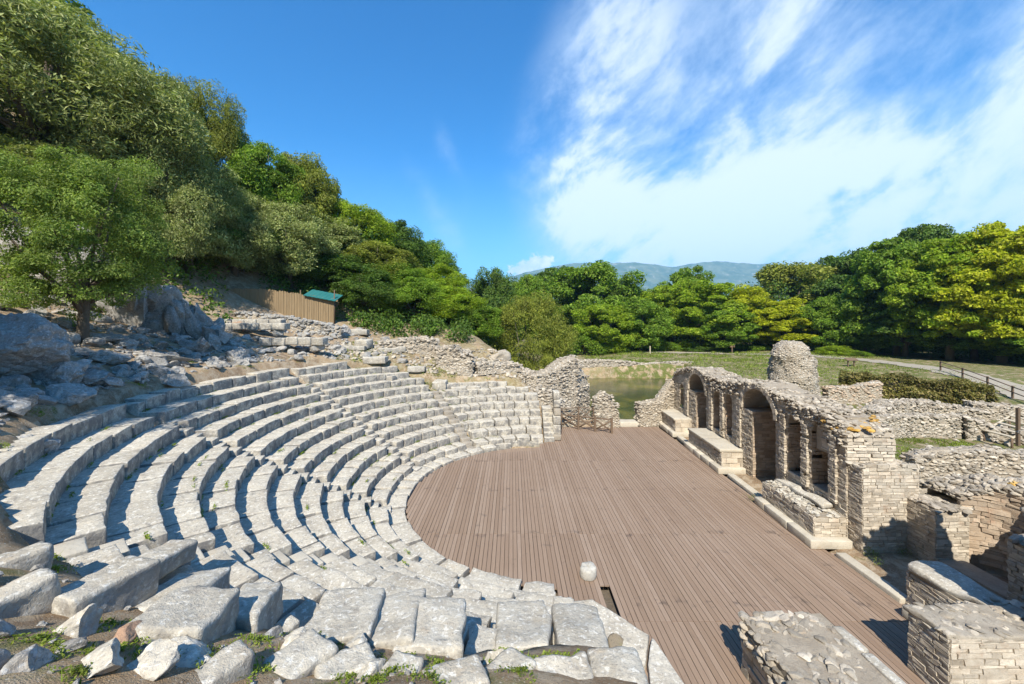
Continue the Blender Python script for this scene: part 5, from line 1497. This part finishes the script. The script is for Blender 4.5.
HILL = 'trees on the left hillside'
LT = [('broad_tree', 'broad', 0, 478, 300, 30, 44, 'low dark green tree on the bank left of the round bush', 'lf_green'), ('broad_tree', 'broad', 1, 452, 285, 36, 43, 'bright green tree between the rubble wall and the hill foot', 'lf_bright'),
      ('olive_tree', 'olive', 0, 110, 20, 70, 34, 'olive tree between the corner olive and the sky', None), ('olive_tree', 'olive', 1, 165, 105, 60, 29.5, 'soft grey green olive tree right of the bright leafy tree', None), ('olive_tree', 'olive', 0, 235, 175, 52, 35.5, 'low drooping olive tree over the reed screen', None), ('broad_tree', 'broad', 1, 325, 215, 50, 44, 'pale olive green tree in the middle of the canopy', 'lf_olive'), ('broad_tree', 'broad', 0, 375, 240, 46, 46, 'olive green tree lower on the canopy slope', 'lf_brown'),
      ('leafy_tree', 'near', 0, 82, 128, 84, 17.2, 'bright green leafy tree with a slim grey trunk on the brown dirt terrace', None),
      ('olive_tree', 'olive', 0, 45, -40, 130, 27, 'huge grey green olive tree filling the top left corner', None),
      ('olive_tree', 'olive', 1, 130, 55, 80, 30, 'large olive tree leaning out below the huge corner olive', None),
      ('olive_tree', 'olive', 0, 200, 72, 46, 39, 'small crowned olive tree poking into the sky at the crest', 'lf_brown'),
      ('olive_tree', 'olive', 1, 190, 150, 66, 31.5, 'drooping grey green olive tree over the dark hollow above the reed screen', None),
      ('olive_tree', 'olive', 1, 20, 140, 80, 24.5, 'shadowy olive tree behind the bright leafy tree', None),
      ('broad_tree', 'broad', 0, 262, 140, 50, 41, 'green broad tree right of the drooping olive', None),
      ('broad_tree', 'broad', 1, 306, 152, 44, 45, 'olive brown round tree on the skyline behind the broad green tree', 'lf_brown'),
      ('broad_tree', 'broad', 1, 290, 200, 48, 38.5, 'grey green tree hanging over the turquoise roof', 'lf_olive'),
      ('broad_tree', 'broad', 0, 240, 215, 52, 36.5, 'dense dark tree directly above the reed screen', 'lf_dark'),
      ('broad_tree', 'broad', 0, 352, 196, 44, 48, 'yellowish green tree in the middle of the hillside', 'lf_bright'),
      ('broad_tree', 'broad', 1, 395, 220, 40, 53, 'dark green tree on the falling skyline of the hill', 'lf_dark'),
      ('broad_tree', 'broad', 0, 345, 250, 46, 42, 'shaded dark tree right of the turquoise roof', 'lf_dark'),
      ('broad_tree', 'broad', 1, 395, 262, 46, 46, 'mid green tree above the rubble wall behind the seats', None),
      ('broad_tree', 'broad', 0, 435, 262, 38, 49, 'vivid green tree with a lit crown low at the foot of the hill', 'lf_bright'),
      ('broad_tree', 'broad', 1, 430, 238, 36, 60, 'green tree at the lower end of the hill skyline', None),
      ('broad_tree', 'broad', 0, 488, 262, 36, 68, 'dark rounded tree where the hill meets the plain', 'lf_dark'),
      ('broad_tree', 'broad', 0, 372, 268, 40, 40.5, 'dark low tree over the slope right of the shelter', 'lf_dark'), ('broad_tree', 'broad', 1, 415, 276, 40, 42, 'green low tree directly above the grey rubble wall', None), ('broad_tree', 'broad', 1, 205, 205, 50, 33.5, 'dark tree filling the hollow left of the reed screen', 'lf_dark'), ('broad_tree', 'broad', 1, 470, 295, 34, 56, 'low green tree just left of the round bush', 'lf_dark')]
for (nm, st, i, px, top, hw, Y, lab, mm) in LT: tree_px(nm, st, i, px, top, hw, Y, lab, mm, group=HILL, **(dict(base=347, rot=1.0) if st == 'near' else {}))
# trees on the slope just left of the view; they throw the shade on the rocks
for (x, y, h, lab) in [(-17.8, 5.2, 9, 'olive tree shading the rocks outside the left edge')]:
    tree('olive_tree', 'olive', int(y) % 2, x, y, h, 1.1, lab, group=HILL)
tree_px('round_bush', 'bush', 0, 532, 288, 48, 46, 'big rounded olive brown bush in the middle behind the ruins', base=398, cat='bush')

FOR = 'trees beyond the pond and path'
FT = [('forest', 1, 640, 296, 34, 80, 'mid green tree over the meadow in the centre', 'lf_green'), ('forest', 0, 604, 300, 34, 79, 'fresh green tree right of the round bush', 'lf_bright'), ('tall', 1, 726, 298, 30, 78, 'dark green conical tree behind the brown sign', 'lf_green'), ('forest', 0, 760, 300, 34, 82, 'dense green tree left behind the masonry stump', 'lf_green'), ('forest', 0, 530, 268, 30, 88, 'green tree top showing above the round bush', 'lf_green'),
      ('forest', 0, 590, 256, 50, 92, 'tall rounded green tree left of the mountain', None), ('forest', 1, 556, 264, 40, 100, 'dark tree directly behind the round bush', 'lf_dark'),
      ('forest', 1, 622, 276, 38, 96, 'dark green tree below the left part of the mountain', 'lf_dark'), ('forest', 0, 652, 286, 34, 90, 'yellowish tree in the gap below the mountain', 'lf_bright'),
      ('tall', 0, 672, 276, 30, 86, 'narrow bright tree in the centre of the tree line', None), ('forest', 1, 690, 264, 34, 104, 'round tree top sticking up before the mountain', None),
      ('tall', 1, 708, 274, 40, 82, 'wide bright green tree in front of the forest centre', None), ('tall', 0, 746, 281, 28, 80, 'yellow green conical tree left of the masonry stump', 'lf_yellow'),
      ('forest', 0, 790, 257, 54, 98, 'broad dark tree crown right of the mountain summit', 'lf_brown'), ('tall', 1, 785, 293, 34, 76, 'yellow green tree right behind the masonry stump', 'lf_yellow'),
      ('forest', 1, 828, 294, 34, 72, 'blue green low tree right of the masonry stump', 'lf_green'), ('forest', 0, 850, 243, 40, 92, 'dark tree rising where the right forest begins', 'lf_dark'),
      ('forest', 1, 838, 272, 38, 84, 'shaded green tree between the mountain and the right forest', 'lf_dark'),
      ('plane', 0, 896, 226, 50, 64, 'large light green tree leading the right forest', 'lf_green'), ('plane', 1, 925, 214, 46, 74, 'tall dark topped tree behind the right forest', 'lf_dark'),
      ('plane', 1, 950, 226, 56, 57, 'big yellow green plane tree on the right', 'lf_bright'), ('plane', 0, 1002, 210, 64, 53, 'huge yellow green plane tree at the right edge', 'lf_yellow'),
      ('plane', 0, 1050, 215, 60, 60, 'tall tree cut by the right edge', 'lf_bright'), ('plane', 1, 905, 290, 40, 62, 'shaded low tree beside the path at the right', 'lf_dark'),
      ('plane', 0, 975, 300, 50, 57, 'shaded tree trunk side crown under the big plane trees', 'lf_dark'), ('plane', 1, 1040, 300, 50, 50, 'low dark crown over the path at the right edge', 'lf_green'),
      ('forest', 0, 865, 310, 30, 68, 'green low crown behind the information stand', 'lf_dark')]
for (st, i, px, top, hw, Y, lab, mm) in FT: tree_px('forest_tree', st, i, px, top, hw, Y, lab, mm, group=FOR)
SH = [(585, 330, 26, 78, 'lf_green', 'dark green shrub right of the round bush'), (612, 336, 26, 80, 'lf_bright', 'bright shrub on the meadow'), (638, 322, 26, 82, 'lf_green', 'tall loose shrub in the centre meadow'), (664, 340, 18, 82, 'lf_green', 'small round shrub near the path'),
      (700, 345, 22, 80, 'lf_dark', 'dark low shrub under the bright trees'), (760, 344, 20, 78, 'lf_green', 'blue green shrub left of the masonry stump'), (722, 347, 12, 78, 'lf_green', 'small shrub beside the brown sign'), (835, 346, 18, 66, 'lf_bright', 'bright shrub at the path bend'), (858, 350, 12, 64, 'lf_green', 'small green shrub behind the path')]
for (px, top, hw, Y, mm, lab) in SH: tree_px('shrub', 'shrub', px % 2, px, top, hw, Y, lab, mm, cat='shrub', group='shrubs before the forest')

# woodland mass behind the single trees: hill crest and the depth of the far forest
P_, N_ = [], []
lr = np.random.default_rng(77)
for _ in range(900):
    if lr.random() < .4:
        Y = lr.uniform(31, 70); px = lr.uniform(-120, 470); x = (px - CX) / F * Y
        lim = np.interp(px, [-120, 60, 120, 225, 260, 330, 440, 480], [-60, -20, 90, 190, 165, 200, 262, 285]); big = 1.0
        if Y < np.interp(px, [-120, 200, 340, 470], [31, 38, 43, 56]): continue
    else:
        Y = lr.uniform(88, 130); px = lr.uniform(480, 1120); x = (px - CX) / F * Y
        lim = np.interp(px, [480, 560, 600, 650, 720, 790, 850, 900, 1120], [280, 276, 276, 288, 284, 272, 262, 242, 228]); big = 1.7
    g_ = gz(x, Y, False); zt = at(0, lim, Y).z - 1.6 * big; 
    if zt < g_ + .8: continue
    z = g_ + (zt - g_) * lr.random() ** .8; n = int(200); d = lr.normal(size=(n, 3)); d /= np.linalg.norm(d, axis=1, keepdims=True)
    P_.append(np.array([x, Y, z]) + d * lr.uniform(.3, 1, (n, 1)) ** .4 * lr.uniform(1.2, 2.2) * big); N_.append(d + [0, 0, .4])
V, Fq = leaves(np.concatenate(P_), np.concatenate(N_), .30, .5, 5)
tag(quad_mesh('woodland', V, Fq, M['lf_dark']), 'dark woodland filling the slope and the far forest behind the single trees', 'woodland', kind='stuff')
# understorey along the foot of the woods: keeps the trunks in a dark thicket
P_, N_ = [], []
for (a, b, n_, zr, yr) in [((215, 300), (480, 322), 150, 3.5, 5), ((820, 352), (1060, 362), 260, 5.0, 7), ((560, 345), (830, 350), 120, 2.4, 5), ((90, 262), (260, 290), 120, 4.0, 4)]:
    for _ in range(n_):
        f = lr.random(); px = a[0] + (b[0] - a[0]) * f
        Y0 = np.interp(px, [0, 90, 215, 330, 480, 560, 830, 900, 960, 1060], [27, 27, 36, 40, 55, 84, 78, 66, 58, 49]); Y = Y0 + lr.uniform(0, yr); x = (px - CX) / F * Y
        z = gz(x, Y, False) + lr.uniform(0, zr); n = 200; d = lr.normal(size=(n, 3)); d /= np.linalg.norm(d, axis=1, keepdims=True)
        P_.append(np.array([x, Y, z]) + d * lr.uniform(.3, 1, (n, 1)) ** .4 * lr.uniform(.8, 1.5)); N_.append(d + [0, 0, .4])
for _ in range(1500):                                            # scrub all over the wooded slope
    Y = lr.uniform(24, 80); x = lr.uniform(-60, -4); r_ = math.hypot(x - C0[0], Y - C0[1]); px = CX + F * x / Y
    if r_ < np.interp(px, [-400, 100, 215, 340, 480], [22, 22, 24, 21, 18.5]) or (px > 218 and px < 345 and Y < 36.6) or (px >= 345 and Y < 35.5): continue
    n = 190; d = lr.normal(size=(n, 3)); d /= np.linalg.norm(d, axis=1, keepdims=True)
    P_.append(np.array([x, Y, gz(x, Y, False) + .5]) + d * lr.uniform(.3, 1, (n, 1)) ** .4 * lr.uniform(.8, 1.7)); N_.append(d + [0, 0, .4])
V, Fq = leaves(np.concatenate(P_), np.concatenate(N_), .15, .5, 6)
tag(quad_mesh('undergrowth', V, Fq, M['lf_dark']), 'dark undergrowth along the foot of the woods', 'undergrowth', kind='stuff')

# ivy covered bank on the right
t_ = thing('ivy_bank', 'ivy covered old wall bank with dry brown patches right of the masonry stump', 'ivy wall', (33, 34, .8))
path = [(31.6, 37.4), (33.0, 36.0), (34.6, 33.8), (35.8, 31.4), (36.4, 29.8)]; mb = MB(); P_, N_ = [], []
for p, q in zip(path[:-1], path[1:]):
    v_ = np.array(q) - np.array(p); l = np.linalg.norm(v_); v_ /= l; nn = np.array([-v_[1], v_[0]]); c = (np.array(p) + np.array(q)) / 2
    mb.box((c[0], c[1], 1.45), (l / 2 - .3, .45, 1.1), np.array([[*v_, 0], [*nn, 0], [0, 0, 1.0]]))
    n = 6500; f = lr.uniform(-.08, 1.08, n); sd2 = lr.choice([-1, 1], n); zz = lr.uniform(.3, 3.0, n); topm = lr.random(n) < .3
    off = np.where(topm, lr.uniform(-.8, .8, n), sd2 * (.68 + .25 * lr.random(n))); zz = np.where(topm, 2.8 + .35 * lr.random(n), zz)
    X = p[0] + (q[0] - p[0]) * f + nn[0] * off; Y = p[1] + (q[1] - p[1]) * f + nn[1] * off
    b_ = fbm(np.stack([X, Y, zz], 1) * .7, 3, 4); zz = np.maximum(.1, zz + .75 * b_); X = X + nn[0] * sd2 * .6 * b_; Y = Y + nn[1] * sd2 * .6 * b_
    P_.append(np.stack([X, Y, zz], 1)); N_.append(np.stack([nn[0] * sd2 * ~topm, nn[1] * sd2 * ~topm, .4 + topm], 1))
mb.build('core', M['mortar'], t_)
V, Fq = leaves(np.concatenate(P_), np.concatenate(N_), .09, .6, 9); V = V - np.array(t_.location); o = quad_mesh('ivy', V, Fq, M['lf_ivy']); o.parent = t_

# grass and weeds
def blades(P, h, seed, wd=.012, lean=.5):
    lr_ = np.random.default_rng(seed); n = len(P); a = lr_.uniform(0, 6.28, n); hh = h * lr_.uniform(.4, 1.3, n)
    U = np.stack([np.cos(a), np.sin(a), 0 * a], 1); L = lr_.normal(0, lean, (n, 3)); L[:, 2] = 1; L *= hh[:, None]
    w_ = wd * lr_.uniform(.6, 1.5, (n, 1))
    V = np.stack([P - U * w_, P + U * w_, P + L + U * w_ * .2, P + L - U * w_ * .2], 1).reshape(-1, 3)
    return V, np.arange(4 * n).reshape(-1, 4)


def scatter(n, fx, seed):
    lr_ = np.random.default_rng(seed); out = fx(lr_, n); X, Y = out; return np.stack([X, Y, ground(X, Y)], 1)


# small weeds of the foreground, in clumps at the places the photograph shows them
WEEDS = [(430, 678, .22), (470, 676, .2), (520, 672, .25), (345, 678, .25), (285, 668, .25), (250, 672, .22), (40, 640, .22), (80, 675, .2), (590, 662, .2), (612, 664, .2), (318, 640, .30), (335, 655, .34), (308, 632, .25), (352, 665, .34), (400, 662, .26), (392, 672, .26), (375, 682, .2), (150, 640, .3), (155, 662, .25), (120, 650, .18), (90, 655, .2), (62, 650, .2), (112, 625, .22), (120, 600, .2),
         (235, 655, .35), (262, 640, .25), (205, 660, .3), (55, 570, .25), (58, 560, .2), (64, 552, .2), (300, 660, .3), (440, 665, .2), (545, 662, .3), (505, 652, .22), (565, 658, .22), (488, 662, .15), (90, 560, .2), (45, 420, .5), (20, 405, .45), (15, 395, .4), (70, 400, .35), (85, 392, .3), (100, 440, .2), (45, 450, .3), (10, 460, .3),
         (420, 370, .6), (436, 378, .7), (445, 372, .6), (452, 378, .6), (405, 345, .6), (415, 348, .6), (360, 360, .6), (340, 365, .6), (378, 362, .5), (140, 385, .4), (165, 372, .4), (125, 365, .4), (190, 362, .4), (250, 372, .4), (262, 380, .3), (470, 362, .5), (300, 360, .7), (310, 330, .8), (240, 320, .8), (210, 330, .6)]
P_ = []; lp = []
for (px, py, rad) in WEEDS:
    c = on_ground(px, py); n = int(420 * min(1, rad * 2)); a = lr.uniform(0, 6.28, n); rr = rad * np.sqrt(lr.random(n)) * (.7 + .5 * np.sin(a * 3 + px))
    X, Y = c.x + rr * np.cos(a), c.y + rr * np.sin(a); P_.append(np.stack([X, Y, ground(X, Y)], 1))
for (px, py, Y, n) in [(872, 556, 13.1, 260), (903, 551, 13.15, 200), (878, 566, 12.6, 120), (693, 443, 24.3, 200), (752, 486, 17.2, 160)]:
    p = at(px, py, Y); P_.append(lr.normal(size=(n, 3)) * np.array([.12, .1, .09]) + np.array([p.x, p.y, .16]))
P_ = np.concatenate(P_)
V, Fq = leaves(P_ + np.stack([0 * P_[:, 0], 0 * P_[:, 0], lr.uniform(.005, .05, len(P_))], 1), np.tile([0, 0, 1.0], (len(P_), 1)), .016, .5, 12, .6)
V2, F2 = blades(P_[::3], .055, 13, .004)
tag(quad_mesh('weeds', np.concatenate([V, V2]), np.concatenate([Fq, F2 + len(V)]), M['lf_grass']), 'small green weeds between the stones', 'weeds', kind='stuff')
# moss and weeds in the joints of the seats
P_ = []
for _ in range(230):
    k = int(lr.integers(1, 12)); th_ = lr.uniform(110, 236); r_ = R0 + W_ * (k + 1) - lr.uniform(.02, .07) if lr.random() < .7 else R0 + W_ * k + lr.uniform(.1, .6)
    if th_ < row_far(k) or th_ > row_near(k): continue
    n = int(lr.integers(10, 60)); a = R(th_) + lr.normal(0, .10 / r_, n); rr = r_ + lr.normal(0, .02, n); z = row_z(k, th_)
    P_.append(np.stack([C0[0] + rr * np.cos(a), C0[1] + rr * np.sin(a), np.full(n, z + .01) + lr.uniform(0, .06, n)], 1))
P_ = np.concatenate(P_); V, Fq = leaves(P_, np.tile([0, 0, 1.0], (len(P_), 1)), .024, .5, 14, .7)
tag(quad_mesh('joint_weeds', V, Fq, M['lf_grass']), 'little green weeds in the joints of the stone seats', 'weeds', kind='stuff')
# grass of the yard, the meadow and the bank
G = [scatter(16000, lambda q, n: (q.uniform(17, 31, n), q.uniform(18.5, 27, n)), 21), scatter(26000, lambda q, n: (q.uniform(4, 62, n), q.uniform(60, 84, n)), 22), scatter(9000, lambda q, n: (q.uniform(26, 50, n), q.uniform(36, 60, n)), 23),
     scatter(6000, lambda q, n: (q.uniform(-13, -1, n), q.uniform(27.5, 33, n)), 24)]
G = np.concatenate(G); msk = fbm(G * .35, 3, 15) > np.where(G[:, 1] > 58, .0, -.1)
G = G[msk]; far_ = (G[:, 1] / 30)[:, None]
V, Fq = blades(G, .13, 25, .02, .6)
c_ = V.reshape(-1, 4, 3); c_[:] = c_[:, :1] + (c_ - c_[:, :1]) * np.clip(far_, 1, 2.6)[:, None]
tag(quad_mesh('grass', c_.reshape(-1, 3), Fq, M['lf_grass']), 'short green grass of the yard and the meadow', 'grass', kind='stuff')
